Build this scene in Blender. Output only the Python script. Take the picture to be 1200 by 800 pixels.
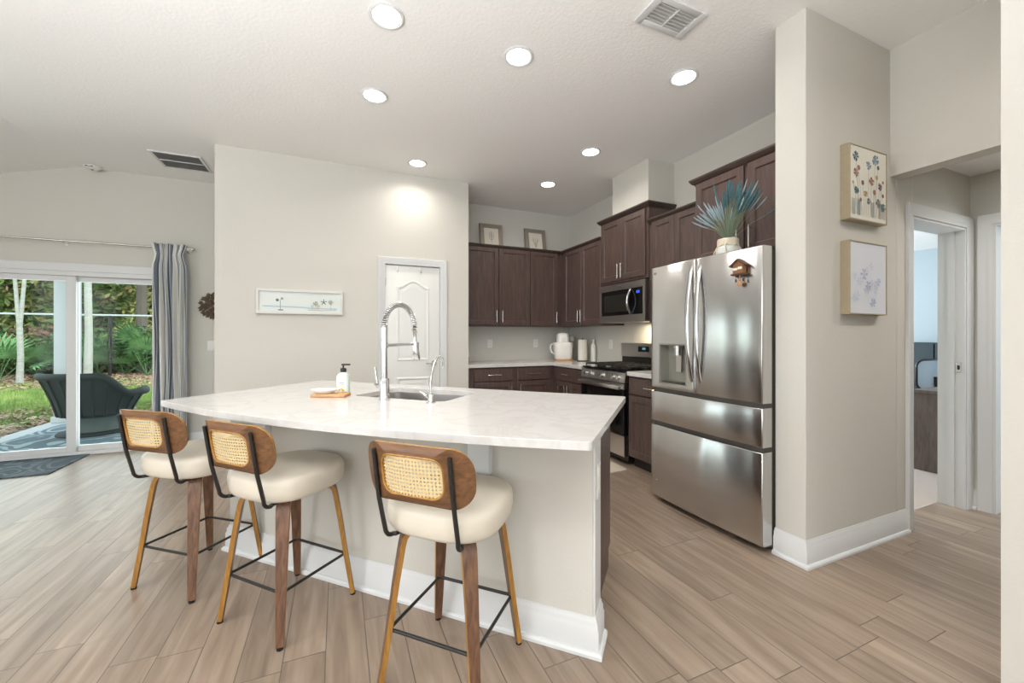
import bpy, bmesh, math, random
from math import sin, cos, pi, radians as R, sqrt
from mathutils import Vector, Matrix

random.seed(7)
scene = bpy.context.scene
for o in list(bpy.data.objects):
    bpy.data.objects.remove(o, do_unlink=True)
COL = scene.collection

# ------------------------------------------------------------------ camera
cd = bpy.data.cameras.new('camera')
cam = bpy.data.objects.new('camera', cd)
COL.objects.link(cam)
cam.location = (0, 0, 1.252)
cam.rotation_euler = (R(90), 0, R(-23.4))
cd.sensor_width = 36
cd.lens = 472 / 1200 * 36
cd.shift_y = -6 / 1200
cd.clip_start = 0.05
cd.clip_end = 200
scene.camera = cam

# ------------------------------------------------------------------ world, sun, daylight
world = bpy.data.worlds.new('world')
scene.world = world
world.use_nodes = True
wn = world.node_tree
wn.nodes.clear()
wo = wn.nodes.new('ShaderNodeOutputWorld')
wb = wn.nodes.new('ShaderNodeBackground')
wb.inputs['Color'].default_value = (0.80, 0.90, 1.0, 1)
wb.inputs['Strength'].default_value = 1.9
wn.links.new(wb.outputs[0], wo.inputs[0])
sl = bpy.data.lights.new('sun', 'SUN')
sl.energy = 2.6
sl.angle = R(12)
sl.color = (1.0, 0.95, 0.86)
sun = bpy.data.objects.new('sun', sl)
COL.objects.link(sun)
sun.rotation_euler = (R(42), R(18), R(20))


def area(name, loc, rot, sx, sy, power, color=(1, 1, 1), parent=None, shape='RECTANGLE', spread=180):
    l = bpy.data.lights.new(name, 'AREA')
    l.shape = shape
    l.size = sx
    if shape in ('RECTANGLE', 'ELLIPSE'):
        l.size_y = sy
    l.energy = power
    l.color = color
    l.spread = R(spread)
    o = bpy.data.objects.new(name, l)
    COL.objects.link(o)
    o.location = loc
    o.rotation_euler = rot
    if parent:
        o.parent = parent
    return o


# lamps standing for daylight; the rear, side and office windows are unseen additions
area('added_fill_rear', (-2.9, -3.86, 1.55), (R(90), 0, 0), 3.0, 2.1, 32, (0.96, 0.98, 1.0))  # added fill lamps at invented openings in the rear wall
area('added_fill_rear', (0.7, -3.86, 1.55), (R(90), 0, 0), 2.2, 2.1, 24, (0.96, 0.98, 1.0))
area('added_fill_side', (-4.70, 0.6, 1.45), (R(90), 0, R(-90)), 2.6, 1.6, 40, (0.95, 0.98, 1.0))  # added fill lamp at an invented opening in the left wall
area('daylight_slider', (-3.1, 5.95, 1.05), (R(90), 0, R(180)), 2.6, 1.9, 34, (0.93, 0.98, 1.0))
area('added_fill_office', (5.4, 4.85, 1.5), (R(90), 0, R(180)), 1.8, 1.3, 110, (0.86, 0.94, 1.0))  # added fill lamp inside the office; no window is modelled there
area('daylight_end_room', (5.6, -1.4, 1.5), (R(90), 0, 0), 1.4, 1.3, 40, (0.86, 0.94, 1.0))
CAN_POWER = 4.6
# added upward fill lamps beside and behind the viewpoint, brightening the ceiling
area('added_uplight', (-1.7, 0.7, 1.85), (R(180), 0, 0), 1.0, 1.0, 68, (0.96, 0.98, 1.0))
area('added_uplight', (-0.5, -0.4, 1.85), (R(180), 0, 0), 0.9, 0.9, 72, (0.96, 0.98, 1.0))

scene.view_settings.view_transform = 'Standard'
scene.view_settings.look = 'None'
scene.view_settings.exposure = 0.25
scene.view_settings.gamma = 1.0
scene.view_settings.use_curve_mapping = False


# ------------------------------------------------------------------ materials
def srgb(r, g, b):
    f = lambda c: (c / 255 / 12.92) if c / 255 <= 0.04045 else ((c / 255 + 0.055) / 1.055) ** 2.4
    return (f(r), f(g), f(b), 1)


def newmat(name):
    m = bpy.data.materials.new(name)
    m.use_nodes = True
    nt = m.node_tree
    return m, nt, nt.nodes['Principled BSDF']


def mat(name, col, rough=0.5, metal=0.0, noise=0.0, nscale=20, bump=0.0, bscale=60, spec=None, coat=0.0, emit=None, estr=0.0, stretch=None):
    m, nt, b = newmat(name)
    b.inputs['Base Color'].default_value = col
    b.inputs['Roughness'].default_value = rough
    b.inputs['Metallic'].default_value = metal
    if spec is not None:
        b.inputs['Specular IOR Level'].default_value = spec
    if coat:
        b.inputs['Coat Weight'].default_value = coat
        b.inputs['Coat Roughness'].default_value = 0.15
    if emit:
        b.inputs['Emission Color'].default_value = emit
        b.inputs['Emission Strength'].default_value = estr
    tc = nt.nodes.new('ShaderNodeTexCoord')
    mp = nt.nodes.new('ShaderNodeMapping')
    nt.links.new(tc.outputs['Object'], mp.inputs[0])
    if stretch:
        mp.inputs['Scale'].default_value = stretch
    if noise:
        n = nt.nodes.new('ShaderNodeTexNoise')
        n.inputs['Scale'].default_value = nscale
        n.inputs['Detail'].default_value = 5
        nt.links.new(mp.outputs[0], n.inputs['Vector'])
        mx = nt.nodes.new('ShaderNodeMix')
        mx.data_type = 'RGBA'
        mx.inputs['A'].default_value = tuple(c * (1 - noise) for c in col[:3]) + (1,)
        mx.inputs['B'].default_value = tuple(min(1, c * (1 + noise)) for c in col[:3]) + (1,)
        nt.links.new(n.outputs['Fac'], mx.inputs['Factor'])
        nt.links.new(mx.outputs['Result'], b.inputs['Base Color'])
    if bump:
        n2 = nt.nodes.new('ShaderNodeTexNoise')
        n2.inputs['Scale'].default_value = bscale
        n2.inputs['Detail'].default_value = 4
        nt.links.new(mp.outputs[0], n2.inputs['Vector'])
        bp = nt.nodes.new('ShaderNodeBump')
        bp.inputs['Strength'].default_value = bump
        bp.inputs['Distance'].default_value = 0.004
        nt.links.new(n2.outputs['Fac'], bp.inputs['Height'])
        nt.links.new(bp.outputs[0], b.inputs['Normal'])
    return m


def wood(name, c1, c2, axis='Z', scale=6, rough=0.45, coat=0.0):
    m, nt, b = newmat(name)
    tc = nt.nodes.new('ShaderNodeTexCoord')
    mp = nt.nodes.new('ShaderNodeMapping')
    s = {'X': (0.12, 1, 1), 'Y': (1, 0.12, 1), 'Z': (1, 1, 0.12)}[axis]
    mp.inputs['Scale'].default_value = tuple(scale * v * 4 for v in s)
    nt.links.new(tc.outputs['Object'], mp.inputs[0])
    n = nt.nodes.new('ShaderNodeTexNoise')
    n.inputs['Scale'].default_value = 3.0
    n.inputs['Detail'].default_value = 7
    n.inputs['Distortion'].default_value = 0.8
    nt.links.new(mp.outputs[0], n.inputs['Vector'])
    cr = nt.nodes.new('ShaderNodeValToRGB')
    cr.color_ramp.elements[0].position = 0.32
    cr.color_ramp.elements[0].color = c1
    cr.color_ramp.elements[1].position = 0.68
    cr.color_ramp.elements[1].color = c2
    nt.links.new(n.outputs['Fac'], cr.inputs[0])
    nt.links.new(cr.outputs[0], b.inputs['Base Color'])
    b.inputs['Roughness'].default_value = rough
    if coat:
        b.inputs['Coat Weight'].default_value = coat
        b.inputs['Coat Roughness'].default_value = 0.2
    return m


M = {}
M['wall'] = mat('wall_paint', srgb(205, 202, 193), 0.75, noise=0.015, nscale=3, bump=0.25, bscale=90)
M['wall_tex'] = M['wall']
M['bluewall'] = mat('office_paint', srgb(176, 190, 196), 0.8, bump=0.15)
M['ceiling'] = mat('ceiling_paint', srgb(244, 243, 241), 0.9, bump=0.5, bscale=55)
M['trim'] = mat('white_trim_paint', srgb(214, 215, 214), 0.35)
M['doorpaint'] = mat('white_door_paint', srgb(226, 226, 222), 0.45)
M['cab'] = wood('espresso_wood', srgb(73, 57, 52), srgb(91, 73, 68), 'Z', 3, 0.34)
M['cabdark'] = wood('espresso_crown', srgb(58, 45, 40), srgb(72, 56, 50), 'X', 3, 0.35)
M['kick'] = mat('toe_kick', srgb(38, 30, 27), 0.6)
M['nickel'] = mat('brushed_nickel', (0.66, 0.64, 0.6, 1), 0.26, 1)
M['chrome'] = mat('chrome', (0.66, 0.66, 0.65, 1), 0.14, 1)
M['black'] = mat('black_metal', srgb(32, 30, 28), 0.4)
M['blackgloss'] = mat('black_glass', srgb(12, 12, 13), 0.08)
M['castiron'] = mat('cast_iron', srgb(34, 30, 28), 0.5)
M['darkcase'] = mat('dark_grey_case', srgb(82, 78, 74), 0.45, 0.3)
M['plastic'] = mat('white_plastic', srgb(232, 230, 224), 0.4)
M['cream'] = mat('cream_leatherette', srgb(214, 206, 190), 0.42, noise=0.02, nscale=8, bump=0.06, bscale=200)
M['walnut'] = wood('walnut_veneer', srgb(84, 56, 40), srgb(122, 88, 64), 'Z', 5, 0.38)
M['walnuth'] = wood('walnut_veneer_cross', srgb(88, 60, 38), srgb(124, 86, 54), 'X', 5, 0.38)
M['gold'] = wood('honey_plywood_edge', srgb(142, 98, 40), srgb(174, 128, 60), 'Z', 6, 0.4)
M['blackrubber'] = mat('black_rubber', srgb(20, 20, 20), 0.8)
M['teal'] = mat('dark_teal_lacquer', srgb(38, 56, 62), 0.5)
M['deskwood'] = wood('grey_brown_desk', srgb(84, 72, 66), srgb(110, 96, 88), 'Z', 4, 0.5)
M['carpet'] = mat('beige_carpet', srgb(186, 172, 162), 0.95, noise=0.12, nscale=120, bump=0.8, bscale=300)
M['board'] = wood('light_wood_board', srgb(176, 126, 80), srgb(206, 160, 112), 'X', 6, 0.5)
M['paper'] = mat('white_paper', srgb(236, 232, 222), 0.85, bump=0.2, bscale=150)
M['champagne'] = mat('champagne_frame', srgb(172, 158, 132), 0.4, 0.35, noise=0.08, nscale=40)
M['pewter'] = mat('pewter_frame', srgb(150, 141, 128), 0.45, 0.2, noise=0.2, nscale=120, bump=0.5, bscale=150)
M['canvas'] = mat('canvas', srgb(228, 224, 212), 0.8, noise=0.03, nscale=12)
M['canvasblue'] = mat('pale_canvas', srgb(216, 219, 226), 0.8, noise=0.03, nscale=6)
M['whiteframe'] = mat('whitewashed_frame', srgb(216, 214, 208), 0.5)
M['bronze'] = mat('bronze_leaf', srgb(104, 88, 70), 0.5, 0.5, noise=0.25, nscale=50)
M['dgrille'] = mat('grille_shadow', srgb(84, 82, 78), 0.7)
M['rope'] = mat('cotton_twine', srgb(214, 202, 180), 0.9, bump=0.6, bscale=200)
M['slab'] = mat('patio_concrete', srgb(206, 208, 210), 0.8, noise=0.05, nscale=8)
M['mulch'] = mat('mulch', srgb(104, 84, 68), 0.95, noise=0.4, nscale=30, bump=0.9, bscale=60)
M['birch'] = mat('pale_bark', srgb(170, 170, 162), 0.8, noise=0.4, nscale=7, stretch=(1, 1, 3))
M['bark'] = mat('grey_bark', srgb(104, 94, 86), 0.9, noise=0.3, nscale=16, bump=0.8, bscale=30, stretch=(2, 2, 0.5))
M['wicker'] = mat('dark_green_wicker', srgb(44, 52, 50), 0.6, noise=0.15, nscale=60, bump=0.6, bscale=120)
M['cushion'] = mat('grey_green_base', srgb(94, 104, 100), 0.6)
M['fencewire'] = mat('galvanised_rail', srgb(206, 212, 212), 0.4, 0.2)
M['lanai'] = mat('patio_ceiling', srgb(225, 228, 230), 0.8)
M['stone'] = mat('pebble_mat', srgb(188, 176, 160), 0.95, noise=0.12, nscale=60, bump=0.6, bscale=120)


def glassmat(name, tint=(1, 1, 1, 1), refl=0.08, rough=0.0):
    m = bpy.data.materials.new(name)
    m.use_nodes = True
    nt = m.node_tree
    nt.nodes.clear()
    out = nt.nodes.new('ShaderNodeOutputMaterial')
    t = nt.nodes.new('ShaderNodeBsdfTransparent')
    t.inputs[0].default_value = tint
    g = nt.nodes.new('ShaderNodeBsdfGlossy')
    g.inputs['Roughness'].default_value = rough
    fr = nt.nodes.new('ShaderNodeFresnel')
    fr.inputs['IOR'].default_value = 1.18
    mx = nt.nodes.new('ShaderNodeMixShader')
    nt.links.new(fr.outputs[0], mx.inputs[0])
    nt.links.new(t.outputs[0], mx.inputs[1])
    nt.links.new(g.outputs[0], mx.inputs[2])
    nt.links.new(mx.outputs[0], out.inputs[0])
    return m


M['glass'] = glassmat('window_glass', (0.93, 0.97, 0.96, 1))
M['clear'] = glassmat('clear_plastic', (0.9, 0.94, 0.92, 1))


def steel(name, base=(0.57, 0.56, 0.55, 1), rough=0.22, wav=0.35):
    m, nt, b = newmat(name)
    b.inputs['Base Color'].default_value = base
    b.inputs['Metallic'].default_value = 1
    b.inputs['Roughness'].default_value = rough
    b.inputs['Anisotropic'].default_value = 0.55
    b.inputs['Anisotropic Rotation'].default_value = 0.25
    tc = nt.nodes.new('ShaderNodeTexCoord')
    mp = nt.nodes.new('ShaderNodeMapping')
    mp.inputs['Scale'].default_value = (2.2, 2.2, 0.5)
    nt.links.new(tc.outputs['Object'], mp.inputs[0])
    n = nt.nodes.new('ShaderNodeTexNoise')
    n.inputs['Scale'].default_value = 1.6
    n.inputs['Detail'].default_value = 1
    nt.links.new(mp.outputs[0], n.inputs['Vector'])
    mp2 = nt.nodes.new('ShaderNodeMapping')
    mp2.inputs['Scale'].default_value = (3, 3, 600)
    nt.links.new(tc.outputs['Object'], mp2.inputs[0])
    n2 = nt.nodes.new('ShaderNodeTexNoise')
    n2.inputs['Scale'].default_value = 1.0
    nt.links.new(mp2.outputs[0], n2.inputs['Vector'])
    b1 = nt.nodes.new('ShaderNodeBump')
    b1.inputs['Strength'].default_value = wav
    b1.inputs['Distance'].default_value = 0.05
    nt.links.new(n.outputs['Fac'], b1.inputs['Height'])
    b2 = nt.nodes.new('ShaderNodeBump')
    b2.inputs['Strength'].default_value = 0.03
    b2.inputs['Distance'].default_value = 0.001
    nt.links.new(n2.outputs['Fac'], b2.inputs['Height'])
    nt.links.new(b1.outputs[0], b2.inputs['Normal'])
    nt.links.new(b2.outputs[0], b.inputs['Normal'])
    return m


M['steel'] = steel('stainless_steel')
M['steel2'] = steel('stainless_small', (0.55, 0.53, 0.51, 1), 0.28, 0.1)
M['dsteel'] = steel('dark_stainless', (0.33, 0.31, 0.30, 1), 0.35, 0.1)


def floor_material():
    m, nt, b = newmat('wood_plank_tile')
    N = nt.nodes.new
    L = nt.links.new
    tc = N('ShaderNodeTexCoord')
    sp = N('ShaderNodeSeparateXYZ')
    L(tc.outputs['Object'], sp.inputs[0])

    def mth(op, a, b_=None, c=None):
        n = N('ShaderNodeMath')
        n.operation = op
        for i, v in enumerate((a, b_, c)):
            if v is None:
                continue
            if isinstance(v, (int, float)):
                n.inputs[i].default_value = v
            else:
                L(v, n.inputs[i])
        return n.outputs[0]
    rowf = mth('DIVIDE', mth('ADD', sp.outputs[0], 0.043), 0.151)
    row = mth('FLOOR', rowf)
    rf = mth('SUBTRACT', rowf, row)
    wnz = N('ShaderNodeTexWhiteNoise')
    wnz.noise_dimensions = '1D'
    L(mth('MULTIPLY', row, 1.37), wnz.inputs['W'])
    colf = mth('ADD', mth('DIVIDE', sp.outputs[1], 0.905), wnz.outputs['Value'])
    colm = mth('FLOOR', colf)
    cf = mth('SUBTRACT', colf, colm)
    ex = mth('MULTIPLY', mth('MINIMUM', rf, mth('SUBTRACT', 1.0, rf)), 0.151)
    ey = mth('MULTIPLY', mth('MINIMUM', cf, mth('SUBTRACT', 1.0, cf)), 0.905)
    e = mth('MINIMUM', ex, ey)
    grout = N('ShaderNodeMapRange')
    grout.interpolation_type = 'SMOOTHSTEP'
    grout.inputs['From Min'].default_value = 0.0010
    grout.inputs['From Max'].default_value = 0.0026
    L(e, grout.inputs['Value'])
    cmb = N('ShaderNodeCombineXYZ')
    L(row, cmb.inputs[0])
    L(colm, cmb.inputs[1])
    w2 = N('ShaderNodeTexWhiteNoise')
    w2.noise_dimensions = '2D'
    L(cmb.outputs[0], w2.inputs['Vector'])
    # grain: stretched noise offset per plank
    off = N('ShaderNodeVectorMath')
    off.operation = 'MULTIPLY_ADD'
    off.inputs[1].default_value = (9, 9, 9)
    L(w2.outputs['Color'], off.inputs[0])
    L(tc.outputs['Object'], off.inputs[2])
    mp = N('ShaderNodeMapping')
    mp.inputs['Scale'].default_value = (16, 1.3, 1)
    L(off.outputs[0], mp.inputs[0])
    g = N('ShaderNodeTexNoise')
    g.inputs['Scale'].default_value = 1.6
    g.inputs['Detail'].default_value = 6
    g.inputs['Distortion'].default_value = 0.6
    L(mp.outputs[0], g.inputs['Vector'])
    cr = N('ShaderNodeValToRGB')
    cr.color_ramp.elements[0].position = 0.25
    cr.color_ramp.elements[0].color = srgb(122, 105, 90)
    cr.color_ramp.elements[1].position = 0.72
    cr.color_ramp.elements[1].color = srgb(160, 142, 125)
    L(g.outputs['Fac'], cr.inputs[0])
    hs = N('ShaderNodeHueSaturation')
    L(cr.outputs[0], hs.inputs['Color'])
    mr = N('ShaderNodeMapRange')
    mr.inputs['To Min'].default_value = 0.86
    mr.inputs['To Max'].default_value = 1.10
    L(w2.outputs['Value'], mr.inputs['Value'])
    L(mr.outputs[0], hs.inputs['Value'])
    # knots
    kn = N('ShaderNodeTexNoise')
    kn.inputs['Scale'].default_value = 5.5
    kn.inputs['Detail'].default_value = 2
    L(off.outputs[0], kn.inputs['Vector'])
    kr = N('ShaderNodeMapRange')
    kr.inputs['From Min'].default_value = 0.66
    kr.inputs['From Max'].default_value = 0.8
    kr.inputs['To Max'].default_value = 0.4
    L(kn.outputs['Fac'], kr.inputs['Value'])
    mk = N('ShaderNodeMix')
    mk.data_type = 'RGBA'
    mk.inputs['B'].default_value = srgb(112, 90, 74)
    L(kr.outputs[0], mk.inputs['Factor'])
    L(hs.outputs[0], mk.inputs['A'])
    mx = N('ShaderNodeMix')
    mx.data_type = 'RGBA'
    mx.inputs['A'].default_value = srgb(98, 86, 74)
    L(grout.outputs[0], mx.inputs['Factor'])
    L(mk.outputs['Result'], mx.inputs['B'])
    L(mx.outputs['Result'], b.inputs['Base Color'])
    b.inputs['Roughness'].default_value = 0.36
    bp = N('ShaderNodeBump')
    bp.inputs['Distance'].default_value = 0.0015
    bp.inputs['Strength'].default_value = 0.6
    L(grout.outputs[0], bp.inputs['Height'])
    L(bp.outputs[0], b.inputs['Normal'])
    return m


def quartz_material():
    m, nt, b = newmat('white_quartz')
    N = nt.nodes.new
    L = nt.links.new
    tc = N('ShaderNodeTexCoord')
    n = N('ShaderNodeTexNoise')
    n.inputs['Scale'].default_value = 4
    n.inputs['Detail'].default_value = 8
    n.inputs['Distortion'].default_value = 1.4
    L(tc.outputs['Object'], n.inputs['Vector'])
    cr = N('ShaderNodeValToRGB')
    e = cr.color_ramp.elements
    e[0].position = 0.44
    e[0].color = srgb(206, 204, 201)
    e[1].position = 0.56
    e[1].color = srgb(205, 203, 200)
    v = cr.color_ramp.elements.new(0.5)
    v.color = srgb(200, 197, 193)
    L(n.outputs['Fac'], cr.inputs[0])
    L(cr.outputs[0], b.inputs['Base Color'])
    b.inputs['Roughness'].default_value = 0.16
    return m


def cane_material():
    m, nt, b = newmat('woven_cane')
    N = nt.nodes.new
    L = nt.links.new
    tc = N('ShaderNodeTexCoord')
    sp = N('ShaderNodeSeparateXYZ')
    L(tc.outputs['UV'], sp.inputs[0])

    def wave(src, k):
        a = N('ShaderNodeMath')
        a.operation = 'MULTIPLY'
        L(src, a.inputs[0])
        a.inputs[1].default_value = k
        s = N('ShaderNodeMath')
        s.operation = 'SINE'
        L(a.outputs[0], s.inputs[0])
        return s.outputs[0]
    wx = wave(sp.outputs[0], 2 * pi / 0.0125)
    wz = wave(sp.outputs[1], 2 * pi / 0.0125)
    mn = N('ShaderNodeMath')
    mn.operation = 'MINIMUM'
    L(wx, mn.inputs[0])
    L(wz, mn.inputs[1])
    gt = N('ShaderNodeMath')
    gt.operation = 'LESS_THAN'
    L(mn.outputs[0], gt.inputs[0])
    gt.inputs[1].default_value = 0.10
    b.inputs['Base Color'].default_value = srgb(214, 190, 142)
    b.inputs['Roughness'].default_value = 0.6
    L(gt.outputs[0], b.inputs['Alpha'])
    return m


def stripe_material():
    m, nt, b = newmat('striped_curtain_fabric')
    N = nt.nodes.new
    L = nt.links.new
    tc = N('ShaderNodeTexCoord')
    sp = N('ShaderNodeSeparateXYZ')
    L(tc.outputs['UV'], sp.inputs[0])
    cr = N('ShaderNodeValToRGB')
    cr.color_ramp.interpolation = 'CONSTANT'
    white = srgb(232, 231, 225)
    blue = srgb(146, 155, 170)
    dark = srgb(104, 112, 128)
    lb = srgb(184, 190, 198)
    stops = [(0, white), (0.16, lb), (0.19, white), (0.22, blue), (0.25, white), (0.28, dark), (0.33, white), (0.36, blue), (0.45, dark), (0.5, blue),
             (0.56, white), (0.60, lb), (0.63, white), (0.86, blue), (0.9, white), (0.94, dark), (0.97, white)]
    el = cr.color_ramp.elements
    el[0].position = 0
    el[0].color = white
    el[1].position = stops[1][0]
    el[1].color = stops[1][1]
    for p, c in stops[2:]:
        x = el.new(p)
        x.color = c
    f = N('ShaderNodeMath')
    f.operation = 'FRACT'
    mu = N('ShaderNodeMath')
    mu.operation = 'MULTIPLY'
    mu.inputs[1].default_value = 2.4
    L(sp.outputs[0], mu.inputs[0])
    L(mu.outputs[0], f.inputs[0])
    L(f.outputs[0], cr.inputs[0])
    L(cr.outputs[0], b.inputs['Base Color'])
    b.inputs['Roughness'].default_value = 0.9
    return m


def swirl_material(name, c1, c2, sc=2.2):
    m, nt, b = newmat(name)
    N = nt.nodes.new
    L = nt.links.new
    tc = N('ShaderNodeTexCoord')
    w0 = N('ShaderNodeTexNoise')
    w0.inputs['Scale'].default_value = sc
    w0.inputs['Detail'].default_value = 1
    w0.inputs['Distortion'].default_value = 1.2
    L(tc.outputs['Object'], w0.inputs['Vector'])
    wm = N('ShaderNodeMath')
    wm.operation = 'MULTIPLY'
    wm.inputs[1].default_value = 42.0
    L(w0.outputs['Fac'], wm.inputs[0])
    wsn = N('ShaderNodeMath')
    wsn.operation = 'SINE'
    L(wm.outputs[0], wsn.inputs[0])
    w = N('ShaderNodeMapRange')
    w.inputs['From Min'].default_value = -1
    L(wsn.outputs[0], w.inputs['Value'])
    cr = N('ShaderNodeValToRGB')
    cr.color_ramp.elements[0].position = 0.5
    cr.color_ramp.elements[0].color = c1
    cr.color_ramp.elements[1].position = 0.75
    cr.color_ramp.elements[1].color = c2
    L(w.outputs[0], cr.inputs[0])
    L(cr.outputs[0], b.inputs['Base Color'])
    b.inputs['Roughness'].default_value = 0.9
    return m


def leafmat(name, cols, scale=1.5):
    m, nt, b = newmat(name)
    N = nt.nodes.new
    L = nt.links.new
    tc = N('ShaderNodeTexCoord')
    n = N('ShaderNodeTexNoise')
    n.inputs['Scale'].default_value = scale
    n.inputs['Detail'].default_value = 8
    L(tc.outputs['Object'], n.inputs['Vector'])
    cr = N('ShaderNodeValToRGB')
    el = cr.color_ramp.elements
    k = len(cols)
    el[0].position = 0.3
    el[0].color = cols[0]
    el[1].position = 0.7
    el[1].color = cols[-1]
    for i in range(1, k - 1):
        x = el.new(0.3 + 0.4 * i / (k - 1))
        x.color = cols[i]
    L(n.outputs['Fac'], cr.inputs[0])
    L(cr.outputs[0], b.inputs['Base Color'])
    b.inputs['Roughness'].default_value = 0.6
    b.inputs['Subsurface Weight'].default_value = 0.0
    return m


def grass_ground():
    m, nt, b = newmat('lawn')
    N = nt.nodes.new
    L = nt.links.new
    tc = N('ShaderNodeTexCoord')
    n = N('ShaderNodeTexNoise')
    n.inputs['Scale'].default_value = 1.1
    n.inputs['Detail'].default_value = 9
    n.inputs['Roughness'].default_value = 0.7
    L(tc.outputs['Object'], n.inputs['Vector'])
    cr = N('ShaderNodeValToRGB')
    el = cr.color_ramp.elements
    el[0].position = 0.36
    el[0].color = srgb(150, 132, 112)
    el[1].position = 0.68
    el[1].color = srgb(140, 168, 96)
    x = el.new(0.5)
    x.color = srgb(126, 146, 88)
    L(n.outputs['Fac'], cr.inputs[0])
    L(cr.outputs[0], b.inputs['Base Color'])
    b.inputs['Roughness'].default_value = 0.95
    return m


M['floor'] = floor_material()
M['quartz'] = quartz_material()
M['cane'] = cane_material()
M['stripe'] = stripe_material()
M['swirl'] = swirl_material('swirl_outdoor_rug', srgb(112, 128, 138), srgb(176, 188, 192), 1.4)
M['doormat'] = swirl_material('slate_door_mat', srgb(62, 74, 82), srgb(92, 104, 110), 2)
M['lawn'] = grass_ground()
M['leaf1'] = leafmat('leaves_mid_green', [srgb(62, 92, 48), srgb(104, 138, 68), srgb(160, 176, 96)])
M['leaf2'] = leafmat('leaves_deep_green', [srgb(44, 74, 46), srgb(74, 110, 62), srgb(112, 142, 84)])
M['leaf3'] = leafmat('leaves_autumn', [srgb(96, 122, 70), srgb(158, 160, 92), srgb(178, 128, 104)])
M['leaf4'] = leafmat('leaves_rust', [srgb(112, 96, 72), srgb(156, 112, 96), srgb(120, 140, 84)])
M['palm'] = leafmat('palmetto_green', [srgb(70, 112, 70), srgb(104, 150, 92), srgb(130, 168, 110)], 3)
M['litter'] = leafmat('leaf_litter', [srgb(120, 92, 76), srgb(168, 136, 114), srgb(196, 170, 146)], 4)
M['grassblade'] = leafmat('grass_blades', [srgb(98, 128, 62), srgb(138, 164, 84), srgb(176, 184, 116)], 2)
M['plume'] = mat('teal_dyed_grass', srgb(72, 108, 114), 0.9, noise=0.35, nscale=60)
M['plumelight'] = mat('pale_blue_dyed_grass', srgb(140, 162, 170), 0.9, noise=0.2, nscale=60)
M['stalk'] = mat('green_stalk', srgb(120, 134, 110), 0.9)
M['lens'] = mat('lit_lens', (1, 1, 1, 1), 0.5, emit=(1.0, 0.97, 0.92, 1), estr=14)
M['display'] = mat('blue_display', srgb(20, 30, 80), 0.3, emit=srgb(70, 110, 255), estr=0.6)
M['clockdisplay'] = mat('teal_display', srgb(20, 40, 40), 0.3, emit=srgb(110, 200, 210), estr=0.5)


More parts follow.
